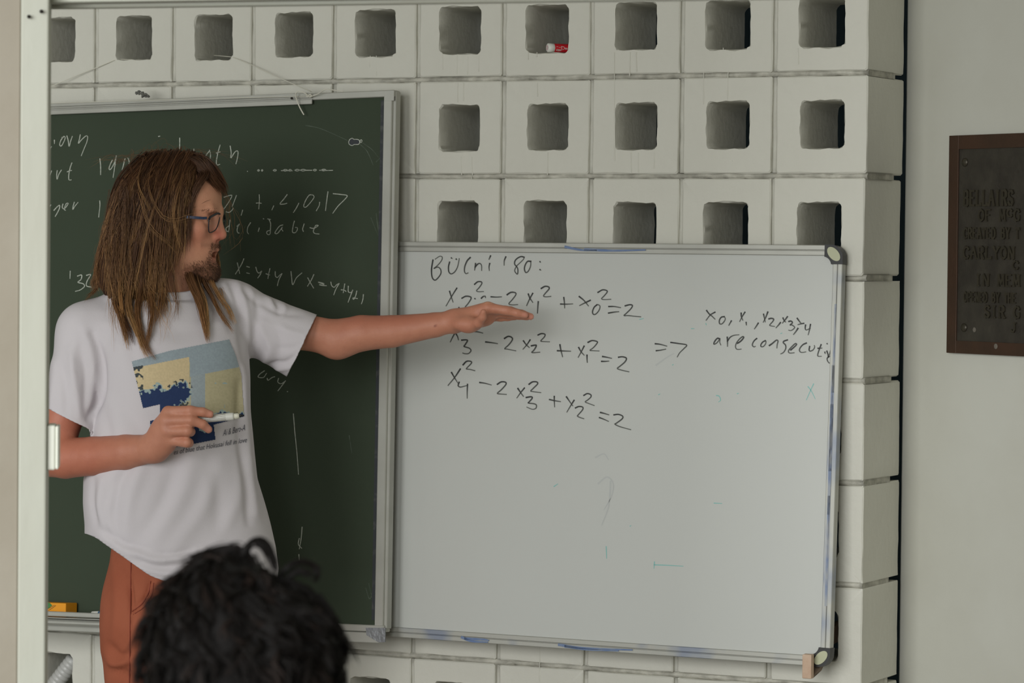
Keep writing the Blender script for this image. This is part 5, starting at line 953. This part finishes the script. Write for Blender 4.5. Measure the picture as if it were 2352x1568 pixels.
# named locks that hang down onto chest and shoulders (None = lie on the shirt)
def lock(pts, n, r0, r1, c0, c1, w=.00045, wave=.003):
    out = []
    for p in pts:
        if p[2] is None:
            h_ = cast(p[0], p[1], .010); out.append(h_ if h_ is not None else M(p[0], p[1], -.13))
        else: out.append(M(*p))
    out = push_out(resample(catmull(out, 5), 16), bvB, .006, zf(685))
    gs_.append(dict(path=np.array(out), n=int(n*1.5), r0=r0, r1=r1, w=w, c0=c0, c1=c1, wave=wave, cut=.86))
for args in [([(300, 560, -.09), (275, 640, -.085), (268, 690, None), (285, 740, None), (296, 800, None)], 60, .010, .005, MD, LT), ([(315, 560, -.10), (300, 650, -.10), (300, 720, None), (320, 770, None), (334, 812, None), (346, 832, None)], 60, .010, .004, MD, GD),
             ([(335, 560, -.105), (325, 660, -.10), (318, 720, None), (330, 780, None), (350, 815, None), (366, 832, None)], 50, .009, .003, MD, LT), ([(290, 560, -.09), (275, 640, -.088), (285, 720, None), (296, 780, None), (299, 812, None)], 30, .005, .003, LT, GD),
             ([(350, 560, -.10), (345, 650, -.09), (350, 720, None), (343, 770, None), (335, 815, None)], 45, .009, .005, MD, LT), ([(365, 560, -.10), (372, 650, -.09), (365, 715, None), (352, 760, None)], 28, .008, .006, MD, LT), ([(380, 560, -.095), (380, 640, -.09), (378, 700, -.10), (370, 740, None)], 16, .007, .005, MD, LT),
             ([(395, 560, -.09), (398, 640, -.085), (405, 700, -.10), (398, 745, None)], 9, .006, .008, MD, LT), ([(250, 560, -.06), (228, 620, -.055), (215, 650, -.05), (222, 672, -.05)], 45, .010, .007, MD, LT), ([(240, 600, -.06), (222, 660, -.05), (206, 690, None), (196, 702, None)], 12, .005, .004, MD, LT),
             ([(262, 520, -.07), (236, 560, -.065), (222, 620, -.06), (238, 668, -.06)], 40, .008, .008, DK, LT), ([(270, 640, -.08), (272, 700, None), (300, 760, None), (312, 800, None)], 30, .008, .004, DK, MD),
             # far side, falling under the chin
             ([(432, 618, -.03), (440, 650, -.06), (452, 695, None), (464, 740, None), (475, 795, None)], 70, .012, .003, MD, LT), ([(446, 624, -.03), (454, 655, -.055), (464, 700, None), (472, 745, None), (475, 785, None)], 50, .010, .004, DK, GD), ([(462, 625, -.02), (470, 652, -.04), (482, 690, None), (502, 730, None), (520, 755, None), (532, 772, None)], 34, .009, .003, MD, LT),
             ([(474, 620, -.01), (486, 650, -.03), (500, 690, None), (518, 720, None), (533, 752, None)], 26, .008, .004, LT, GD), ([(478, 560, .07), (494, 600, .05), (500, 640, .03), (506, 680, None), (518, 712, None)], 12, .007, .004, LT, GD), ([(495, 570, .05), (502, 610, .045), (503, 640, .04)], 10, .004, .005, LT, GD)]: lock(*args)
for i in range(70):
    x_ = rng.uniform(250, 400); y_ = rng.uniform(420, 600); e_ = rng.uniform(680, 820); k_ = rng.normal(0, 9, 3)
    q_ = [(x_, y_, -.10), (x_-6+k_[0], y_+(e_-y_)*.33, -.108), (x_-4+k_[1], y_+(e_-y_)*.66, -.10), (x_+8+k_[2], e_, -.125)]
    gs_.append(dict(path=push_out(push_out(resample(catmull(np.array(Ms(*q_)), 5), 12), bvH, .008), bvB, .008, zf(685)), n=3, r0=.001, r1=.004, w=.0003, c0=MD, c1=GD, wave=.006, cut=.85))
# stray hairs
for i in range(90):
    a = rng.uniform(-.2, 1.1); x_ = 300+180*a; y_ = 372-26*math.sin(math.pi*np.clip(.12+.8*a, 0, 1)); dx, dy2 = rng.normal(0, 18), -abs(rng.normal(0, 10)); s_ = rng.uniform(-.05, .05)
    gs_.append(dict(path=np.array(Ms((x_, y_+4, s_), (x_+dx*.4, y_+dy2, s_*1.3), (x_+dx*1.4, y_+dy2*.7, s_*1.6), (x_+dx*2.4+(a-.5)*30, y_+14+rng.normal(0, 10), s_*2))), n=1, r0=.001, r1=.002, w=.00022, c0=MD, c1=LT))
for i in range(60):
    y_ = rng.uniform(430, 640); x_ = np.interp(y_, [430, 520, 600, 660], [270, 245, 226, 222])+rng.normal(0, 5); 
    gs_.append(dict(path=np.array(Ms((x_+20, y_-40, -.05), (x_+4, y_, -.05), (x_-abs(rng.normal(0, 8)), y_+40, -.05), (x_+rng.normal(0, 10), y_+90, -.05))), n=1, r0=.002, r1=.006, w=.00024, c0=MD, c1=LT))
for a in [[(352, 372, -.06), (340, 430, -.095), (365, 490, -.115), (395, 510, -.115), (440, 498, -.092), (470, 492, -.075)], [(300, 385, -.05), (322, 450, -.10), (345, 520, -.118), (390, 560, -.112), (420, 600, -.10)], [(330, 362, -.04), (318, 420, -.088), (342, 480, -.108), (365, 520, -.115)], [(400, 352, -.04), (370, 430, -.10), (340, 520, -.12), (318, 620, -.115), (292, 730, -.13)], [(440, 356, -.04), (410, 430, -.095), (398, 500, -.108), (412, 560, -.104), (424, 600, -.095)]]:
    gs_.append(dict(path=np.array(Ms(*a)), n=5, r0=.002, r1=.006, w=.00036, c0=MD, c1=GD))
for i in range(14): gs_.append(dict(path=np.array(Ms((512, 430, 0), (525+rng.normal(0, 6), 470, .02), (530+rng.normal(0, 14), 540+rng.normal(0, 20), .03), (520+rng.normal(0, 22), 590+rng.normal(0, 25), .03))), n=1, r0=.001, r1=.003, w=.00018, c0=LT, c1=GD))
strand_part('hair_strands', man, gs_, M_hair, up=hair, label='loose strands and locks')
# wet looking wisps on the forehead
ws = [np.array([H(*p) for p in q_]) for q_ in [[(.050, .062, .026), (.062, .054, .024), (.075, .043, .034), (.086, .028, .040)], [(.045, .064, .022), (.058, .057, .020), (.070, .048, .026), (.080, .038, .036)], [(.05, .062, .040), (.066, .050, .045), (.080, .034, .048)]]]
gw = [dict(path=w_, n=5, r0=.0012, r1=.0025, w=.00035, c0=DK, c1=DK, wave=.001) for w_ in ws]
strand_part('forehead_wisps', man, gw, M_hair, up=hair)
# beard, moustache and eyebrows: short hairs grown on the skin
bm_body = body.data; nb = len(bm_body.vertices); VB = np.zeros(nb*3, np.float32); bm_body.vertices.foreach_get('co', VB); VB = VB.reshape(-1, 3).astype(float); NB = np.zeros(nb*3, np.float32); bm_body.vertex_normals.foreach_get('vector', NB); NB = NB.reshape(-1, 3)
hB = (VB-HC)@HR.T; bf, bs, bu = hB[:, 0]*math.cos(al), hB[:, 1], hB[:, 2]; hd_ = VB[:, 2] > zf(660)
dens = hd_*(np.clip(1.5*np.exp(-((bu+.108)/.017)**2)*(bf > .042)*np.clip((bf-.042)/.018, 0, 1), 0, 1)*(bu < -.083)+.85*np.exp(-((bu+.0545)/.0048)**2)*(bf > .066)*(np.abs(bs) < .026)+.6*np.exp(-((np.abs(bs)-.024)/.004)**2)*(bu < -.058)*(bu > -.100)*(bf > .055)+.05*(bf > .02)*(bu < -.086)*(bu > -.135))
brow = hd_*np.exp(-((bu-.0135-.10*(.03-np.abs(np.abs(bs)-.03)))/.0032)**2)*(np.abs(bs) > .010)*(np.abs(bs) < .048)*(bf > .062)
def grow(name, d, n, ln, down, cols, w):
    p_ = d.clip(0)/d.clip(0).sum(); ix = rng.choice(nb, n, p=p_); o = VB[ix]; nn = NB[ix]; dv = nn*.55+np.array(down)+rng.normal(0, .28, (n, 3)); dv /= np.linalg.norm(dv, axis=1, keepdims=True)
    L_ = ln*rng.uniform(.5, 1.2, n); t = np.linspace(0, 1, 5); pts = o[:, None]+dv[:, None]*(L_[:, None]*t)[:, :, None]+np.array([0, 0, -1.])*((L_[:, None]*t**2)*.35)[:, :, None]; pts -= nn[:, None]*.0006
    V, F = tubes(pts, w*(1-.7*t)[None], 3); cc = np.array([srgb(*cols[i])[:3] for i in rng.integers(0, len(cols), n)]); part(name, man, V, F, M_hair, True, np.repeat(cc, 15, 0), local=True, up=None, label='short brown '+name)
grow('beard', dens, 3400, .0062, HU_*-.5+HF_*.25, [(74, 50, 36), (96, 66, 46), (58, 40, 30), (118, 84, 58)], .00026)
grow('eyebrows', brow, 260, .0055, HU_*.05-HF_*.8, [(92, 60, 42), (110, 76, 52)], .00028)
# ================================================================== listener in the foreground, seen from behind
ZH = 3.47; SH = FPX/ZH
hp = P(560, 1480, ZH); s0 = P(575, 1500, ZH+.03)
ls = thing('listener', 'seated person with short wavy dark hair seen from behind', 'person', (s0[0], s0[1], 0.), YAW)
def Q(px, py, dy=0.): return w2l(ls, P(px, py, ZH+dy))
HCq = Q(562, 1500, 0); zq = lambda py: Q(562, py)[2]
M_skin2 = mat('skin_tan', srgb(178, 122, 96), .55, sss=.1, noise=.2, nscale=40, col2=srgb(150, 96, 74))
gq = Grid(axis_grid((HCq[0]-.32, HCq[0]+.32, .008)), axis_grid((-.30, .75, .010)), axis_grid((.0, 1.0, .012), (1.0, HCq[2]+.16, .005)))
gq.ell(HCq+[-.012, .01, .002], (.064, .09, .084), .01); gq.ell(HCq+[0, .055, -.075], (.058, .05, .07), .03); gq.cap(HCq+[0, .10, -.06], HCq+[0, .118, -.075], .012, .012, .02)
for sd in (1, -1): gq.ell(HCq+[.083*sd, .0, -.045], (.010, .020, .032), .008)
nk = HCq+[0, -.01, -.10]; gq.cap(nk, HCq+[0, -.03, -.22], .056, .064, .03)
gq.loft([(z, HCq[0], -.03+y, a, b, 0) for z, y, a, b in [(.44, .0, .165, .125), (.60, .0, .145, .105), (.80, -.01, .165, .115), (.95, -.02, .175, .10), (HCq[2]-.235, -.03, .12, .06)]], .05)
for sd in (1, -1):
    gq.chain([HCq+[.10*sd, -.03, -.235], HCq+[.185*sd, -.02, -.27]], [.06, .055], .04); gq.chain([np.array([HCq[0]+.195*sd, -.02, HCq[2]-.29]), np.array([HCq[0]+.235*sd, .04, .74]), np.array([HCq[0]+.15*sd, .25, .64])], [.048, .038, .028], .03)
    gq.cap([HCq[0]+.15*sd, .25, .64], [HCq[0]+.13*sd, .33, .625], .026, .02, .02)
    gq.chain([np.array([HCq[0]+.095*sd, .0, .53]), np.array([HCq[0]+.12*sd, .42, .52]), np.array([HCq[0]+.12*sd, .44, .09])], [.085, .062, .042], .03); gq.cap([HCq[0]+.12*sd, .43, .05], [HCq[0]+.12*sd, .58, .04], .044, .038, .03)
V, F = gq.surf(2); part('body', ls, V, F, M_skin2, True, local=True)
gt = Grid(axis_grid((HCq[0]-.30, HCq[0]+.30, .008)), axis_grid((-.22, .2, .008)), axis_grid((.46, HCq[2]-.13, .008)))
gt.loft([(z, HCq[0], -.03+y, a, b, 0) for z, y, a, b in [(.45, .0, .185, .145), (.60, .0, .168, .128), (.80, -.01, .182, .132), (.95, -.02, .190, .115), (HCq[2]-.225, -.03, .13, .07)]], .05); gt.cap(HCq+[0, -.03, -.20], HCq+[0, -.03, -.16], .075, .068, .03)
for sd in (1, -1): gt.chain([HCq+[.10*sd, -.03, -.228], HCq+[.19*sd, -.02, -.265], np.array([HCq[0]+.225*sd, .02, .86])], [.068, .064, .062], .04)
V, F = gt.surf(2); V, F = trim(V, F, lambda v: v[:, 2]-(HCq[2]-.155), np.array([0, 0, 1.])); part('t_shirt', ls, V, F, mat('grey_cotton', srgb(84, 88, 96), .85, bump=.1, bscale=300), True, local=True)
gt = Grid(axis_grid((HCq[0]-.25, HCq[0]+.25, .01)), axis_grid((-.22, .56, .01)), axis_grid((.10, .66, .01)))
for sd in (1, -1): gt.chain([np.array([HCq[0]+.09*sd, -.02, .54]), np.array([HCq[0]+.12*sd, .42, .525]), np.array([HCq[0]+.12*sd, .44, .16])], [.10, .072, .062], .04)
gt.loft([(.455, HCq[0], -.03, .172, .132, 0), (.60, HCq[0], -.03, .158, .118, 0)], .03); V, F = gt.surf(2); part('trousers', ls, V, F, mat('dark_denim', srgb(44, 52, 66), .85, noise=.3, nscale=80), True, local=True)
# hair: cap, then many short waving tufts laid over it
M_dk = mat('dark_hair', srgb(34, 28, 24), .5, attr='tint', spec=.14); M_dki = mat('dark_hair_inner', srgb(13, 11, 10), .8, spec=.2)
gk = Grid(axis_grid((HCq[0]-.14, HCq[0]+.14, .004)), axis_grid((HCq[1]-.16, HCq[1]+.15, .004)), axis_grid((HCq[2]-.14, HCq[2]+.14, .004)))
gk.ell(HCq+[-.020, -.002, .006], (.070, .105, .096), .01); gk.ell(HCq+[.032, -.01, .0], (.062, .095, .073), .02); gk.ell(HCq+[-.040, -.01, .0], (.059, .095, .073), .02); gk.ell(HCq+[0, -.045, -.06], (.084, .065, .085), .02)
gk.ell(HCq+[0, .13, -.05], (.07, .07, .075), .02, 'sub')
V, F = gk.surf(2); N_ = normals(V, F); V = V+N_*(.004*np.sin(V[:, :1]*120+3*np.sin(V[:, 2:3]*50))*np.sin(V[:, 2:3]*90+V[:, 1:2]*60)); hq = part('hair', ls, V, F, M_dki, True, local=True, label='short wavy dark hair')
bk = BVHTree.FromPolygons([Vector(v) for v in V], [tuple(int(i) for i in f) for f in F]); cr = HCq+np.array([.01, -.02, .095]); gg = []
for i in range(1100):
    d = rng.standard_normal(3); d[1] -= .35; d[2] += .15; d /= np.linalg.norm(d); h_ = bk.ray_cast(Vector(HCq+d*.4), Vector(-d))
    if h_[0] is None: continue
    p = np.array(h_[0]); n = np.array(h_[1]); away = p-cr; fl = away-n*(away@n); fl /= np.linalg.norm(fl)+1e-6; sw = np.cross(n, fl); a = rng.normal(.5, .45); fl = fl*math.cos(a)+sw*math.sin(a); L = rng.uniform(.022, .048); lift = rng.uniform(.001, .006); q = [p-n*.004]
    for t in (.3, .6, 1.): q.append(p+fl*L*t+n*(lift*math.sin(t*2.6)-.002*t)+sw*.010*math.sin(t*4+i)-np.array([0, 0, .3])*L*t*t)
    gg.append(dict(path=np.array(q), n=12, r0=.003, r1=.0045, w=.0005, c0=(13, 11, 9), c1=(19, 15, 13) if rng.random() < .8 else (46, 37, 33), wave=.002))
def tuft(pts, n, r0, r1, w=.0007): gg.append(dict(path=np.array([Q(*p) for p in pts]), n=n, r0=r0, r1=r1, w=w, c0=(12, 10, 9), c1=(20, 16, 14), wave=.0015))
for a in [([(553, 1292, 0), (561, 1262, -.005), (578, 1243, 0), (598, 1239, .003), (616, 1254, .005), (627, 1282, .003), (633, 1318, .0)], 70, .003, .004, .0008), ([(556, 1300, 0), (570, 1256, 0), (592, 1246, 0), (612, 1268, .0), (628, 1315, .0)], 22, .003, .005), ([(640, 1335, 0), (655, 1305, -.005), (692, 1289, 0), (724, 1300, .005), (730, 1328, .005), (715, 1340, .0)], 64, .003, .004, .0008), ([(650, 1345, 0), (672, 1318, 0), (700, 1312, 0), (722, 1328, 0)], 30, .004, .006),
          ([(430, 1320, 0), (470, 1280, 0), (520, 1262, 0), (560, 1268, 0)], 60, .008, .008), ([(480, 1310, 0), (515, 1268, 0), (550, 1262, 0), (585, 1290, 0)], 60, .008, .007), ([(620, 1330, 0), (680, 1350, 0), (728, 1380, 0), (758, 1425, 0)], 60, .007, .007), ([(728, 1370, 0), (765, 1425, 0), (778, 1480, 0), (768, 1550, 0)], 60, .006, .006), ([(770, 1440, 0), (788, 1470, .01), (792, 1500, .01), (782, 1540, .01)], 40, .004, .005),
          ([(415, 1330, 0), (380, 1370, 0), (358, 1420, 0), (348, 1470, 0)], 60, .007, .007), ([(372, 1390, 0), (350, 1440, 0), (338, 1490, 0), (344, 1540, 0)], 60, .006, .006), ([(354, 1480, 0), (342, 1520, 0), (352, 1570, 0)], 50, .006, .006), ([(452, 1300, 0), (446, 1288, 0), (438, 1278, 0)], 8, .002, .004), ([(350, 1400, 0), (338, 1385, 0), (346, 1372, 0)], 14, .003, .005)]: tuft(*a)
strand_part('hair_tufts', ls, gg, M_dk, up=hq, sides=4, npt=12)
# chair under the listener
c0 = LWq = None
def Wq(v):
    c, s_ = math.cos(YAW), math.sin(YAW); v = np.asarray(v, float); return np.stack([v[..., 0]*c-v[..., 1]*s_, v[..., 0]*s_+v[..., 1]*c, v[..., 2]], -1)+np.array([ls.location[0], ls.location[1], 0])
chr_ = thing('chair', 'grey plastic chair with metal legs under the dark haired listener', 'chair', Wq(np.array([HCq[0], 0, 0])), YAW)
CFm = (Wq(np.array([HCq[0], 0, 0])), LW(np.array([1., 0, 0]))-LW(np.zeros(3)), LW(np.array([0, 1., 0]))-LW(np.zeros(3)), np.array([0, 0, 1.]))
M_cp = mat('grey_plastic', srgb(112, 114, 116), .5); M_leg = mat('chrome_leg', srgb(150, 150, 150), .3, metal=.9)
part('seat', chr_, *obox(CFm, (-.21, -.20, .418), (.21, .23, .436), .006, 2), M_cp); part('backrest', chr_, *obox(CFm, (-.20, -.225, .60), (.20, -.208, .86), .006, 2), M_cp)
for sx in (-1, 1):
    for a, b in [((.19*sx, .20, .42), (.20*sx, .22, 0.004)), ((.19*sx, -.18, .42), (.20*sx, -.24, 0.004))]: part('leg', chr_, *lathe(fr(CFm, np.array(a)), fr(CFm, np.array(b)), [(0, .011), (.41, .011), (.417, .012)], 10), M_leg, True)
    part('back_post', chr_, *lathe(fr(CFm, np.array((.17*sx, -.19, .43))), fr(CFm, np.array((.17*sx, -.2255, .80))), [(0, .009), (.37, .009)], 10), M_leg, True)
# ================================================================== cord, crumpled scrap, glue stick and ribbed tube in the wall openings
M_cord = mat('white_cord', srgb(206, 204, 190), .7)
def yb(px, py, out): return at_y(px, py, -out)
gbp = lambda x, y, h: at_plane(x, y, GB[0]+GB[3]*h, GB[3])
def zoomc(L): return [(x/9.046+660, y/9.046+190) for x, y in L]
run = [at_y(118, 198, -.03), at_y(180, 172, -.012), at_y(225, 154, -.008), at_y(262, 138.5, -.003), at_y(272, 136, .004), at_y(300, 137, .02), at_y(346, 136.5, .03), at_y(440, 125, .235), at_y(500, 128, .05), at_y(533, 131, .004), at_y(540, 133.5, -.003)]+[at_y(x, y, -.003-.035*t) for x, y, t in [(580, 150, .25), (640, 178, .6), (690, 200, .9)]]+[gbp(x, y, .010) for x, y in zoomc([(505, 185), (522, 212), (505, 240), (470, 262)])]
k1 = [gbp(x, y, .0105) for x, y in zoomc([(455, 275), (430, 290), (400, 280), (408, 255), (450, 255), (490, 255), (500, 285), (460, 300)])]
t1 = [gbp(x, y, h) for (x, y), h in zip(zoomc([(460, 285), (420, 262), (370, 220), (300, 190), (230, 180), (185, 205), (172, 260), (195, 350), (240, 470), (290, 570), (345, 665)]), [.011, .013, .017, .02, .022, .024, .022, .018, .015, .013, .012])]
t2 = [gbp(x, y, h) for (x, y), h in zip(zoomc([(470, 285), (540, 270), (620, 240), (700, 190), (760, 150), (840, 132), (920, 145), (1040, 165), (1160, 178)]), [.011, .012, .014, .018, .02, .018, .014, .010, .006])]
t3 = [gbp(x, y, .0095) for x, y in [(108, 237), (300, 231.5), (500, 226), (640, 222.6), (708, 221)]]
cv = []
for p in (run, k1, t1, t2, t3): cv.append(resample(catmull(p, 6), 70))
V, F = tubes(cv[:1], .0009, 6); V2, F2 = tubes(cv[1:4], .0013, 6); V3, F3 = tubes(cv[4:], .0008, 6)
cd_ = thing('cord', 'thin white cord tied to the chalkboard rail and looped through two wall openings', 'cord', cv[1].mean(0))
part('strung_run', cd_, V, F, M_cord, True); part('knot', cd_, *tubes(cv[1:2], .0014, 6), M_cord, True); part('loose_end', cd_, *tubes(cv[2:3], .0014, 6), M_cord, True); part('loose_end', cd_, *tubes(cv[3:4], .0012, 6), M_cord, True); part('rail_run', cd_, V3, F3, M_cord, True)
# bolt heads on the hanging rail
for x, y in [(671, 226)]:
    c = gbp(x, y, .0075); part('bolt', board, *lathe(c, c+GB[3]*.004, [(0, .0024), (.003, .0024), (.004, .0016)], 10), M_nail, True)
scr = [np.array(gbp(x, y, h)) for x, y, h in [(312, 214, .004), (318, 210, .008), (326, 212, .004), (332, 217, .008), (326, 222, .004), (334, 221, .002), (341, 222, .004), (338, 217, .01), (328, 216, .012)]]
V, F = tubes([resample(catmull(scr+scr[:1], 4), 40)], .0022+.0012*np.sin(np.arange(40)*1.7)[None], 6); solo('crumpled_scrap', V, F, mat('grey_scrap', srgb(104, 104, 98), .9, noise=.6, nscale=200), 'small grey crumpled scrap stuck on top of the chalkboard frame', 'scrap', True)
# glue stick lying in a top row opening
g0 = at_y(1257, 111.5, .014); rd = .0092
floor_z = jz(0)+B/2-.0466-.0005+.0; hzc = (jz(-1)+jz(0))/2; g0[2] = hzc-.0470+rd
g1 = g0+np.array([.056, .072, 0]); g1[2] = g0[2]; gu_ = (g1-g0)/np.linalg.norm(g1-g0)
hxc = (jx(5)+jx(6))/2; M_red = mat('red_label', srgb(186, 20, 34), .4); M_wl = mat('white_label_print', srgb(224, 218, 212), .6); M_pinkcap = mat('pink_print', srgb(196, 160, 164), .6)
gst = thing('glue_stick', 'red and white glue stick lying in a top row wall opening', 'glue stick', g0+gu_*.035-np.array([0, 0, rd]))
part('cap', gst, *lathe(g0, g1, [(0, .0055), (.0004, .0072), (.0016, .0092), (.0135, .0092), (.0138, .009)], 24), M_wpl, True)
part('tube', gst, *lathe(g0, g1, [(.0138, .0089), (.014, .0090), (.074, .0090), (.078, .0088), (.079, .004)], 24), M_red, True)
fgl, _ = frame_from(g0, g1); rays = []
for k in range(12):
    a = 2*math.pi*k/12; rays.append([g0-gu_*.0003+(fgl[1]*math.cos(a)+fgl[2]*math.sin(a))*r for r in (.0022, .0052)])
part('cap_print', gst, *tubes(np.array([resample(r, 3) for r in rays]), .0005, 4), M_pinkcap)
toc = CAM-g0; toc -= gu_*(toc@gu_); toc /= np.linalg.norm(toc); upv = np.cross(gu_, toc); upv = upv if upv[2] > 0 else -upv
def gpt(s_, a): return g0+gu_*s_+(toc*math.cos(a)+upv*math.sin(a))*.00925
def gink(nm, strokes, w, m=M_wl):
    pth = [[gpt(s_, a) for s_, a in resample(catmull(q_, 5), 16)] for q_ in strokes]; part(nm, gst, *tubes(np.array(pth), w, 4), m)['kind'] = 'stuff'
gink('printed_name', [[(.028, .42), (.029, -.32), (.033, -.25), (.035, .05), (.033, .38), (.028, .42)], [(.037, -.05), (.0395, .05), (.0395, -.15), (.0375, -.25), (.0365, -.1), (.037, .05), (.0385, .12)], [(.0415, -.25), (.044, .42)], [(.0445, -.25), (.042, .05)], [(.0435, .42), (.0465, -.22)], [(.048, .15), (.051, .15)], [(.048, -.12), (.051, -.12)]], .0005)
gink('printed_frame', [[(.0175, -.30), (.0175, -.62), (.0265, -.62), (.0265, -.30), (.0175, -.30)], [(.019, -.46), (.025, -.46)], [(.0165, .33), (.0205, .30)], [(.022, .22), (.026, .2)]], .0004)
# ribbed plastic tube in the bottom left opening
ta = at_y(60, 1655, .045); tb = at_y(172, 1512, .055); Lr = np.linalg.norm(tb-ta); pr = []
for i in range(int(Lr/.0011)):
    t = i*.0011; pr.append((t, .0165+.0022*abs(math.sin(t/.0105*math.pi))**.7))
tdir = (tb-ta)/Lr
V, F = lathe(ta, tb, pr, 24); zlo = (jz(5)+jz(6))/2
solo('ribbed_tube', V, F, mat('translucent_plastic', srgb(176, 176, 172), .35, spec=.5), 'pale ribbed plastic tube poking up inside the bottom left wall opening', 'tube', True)
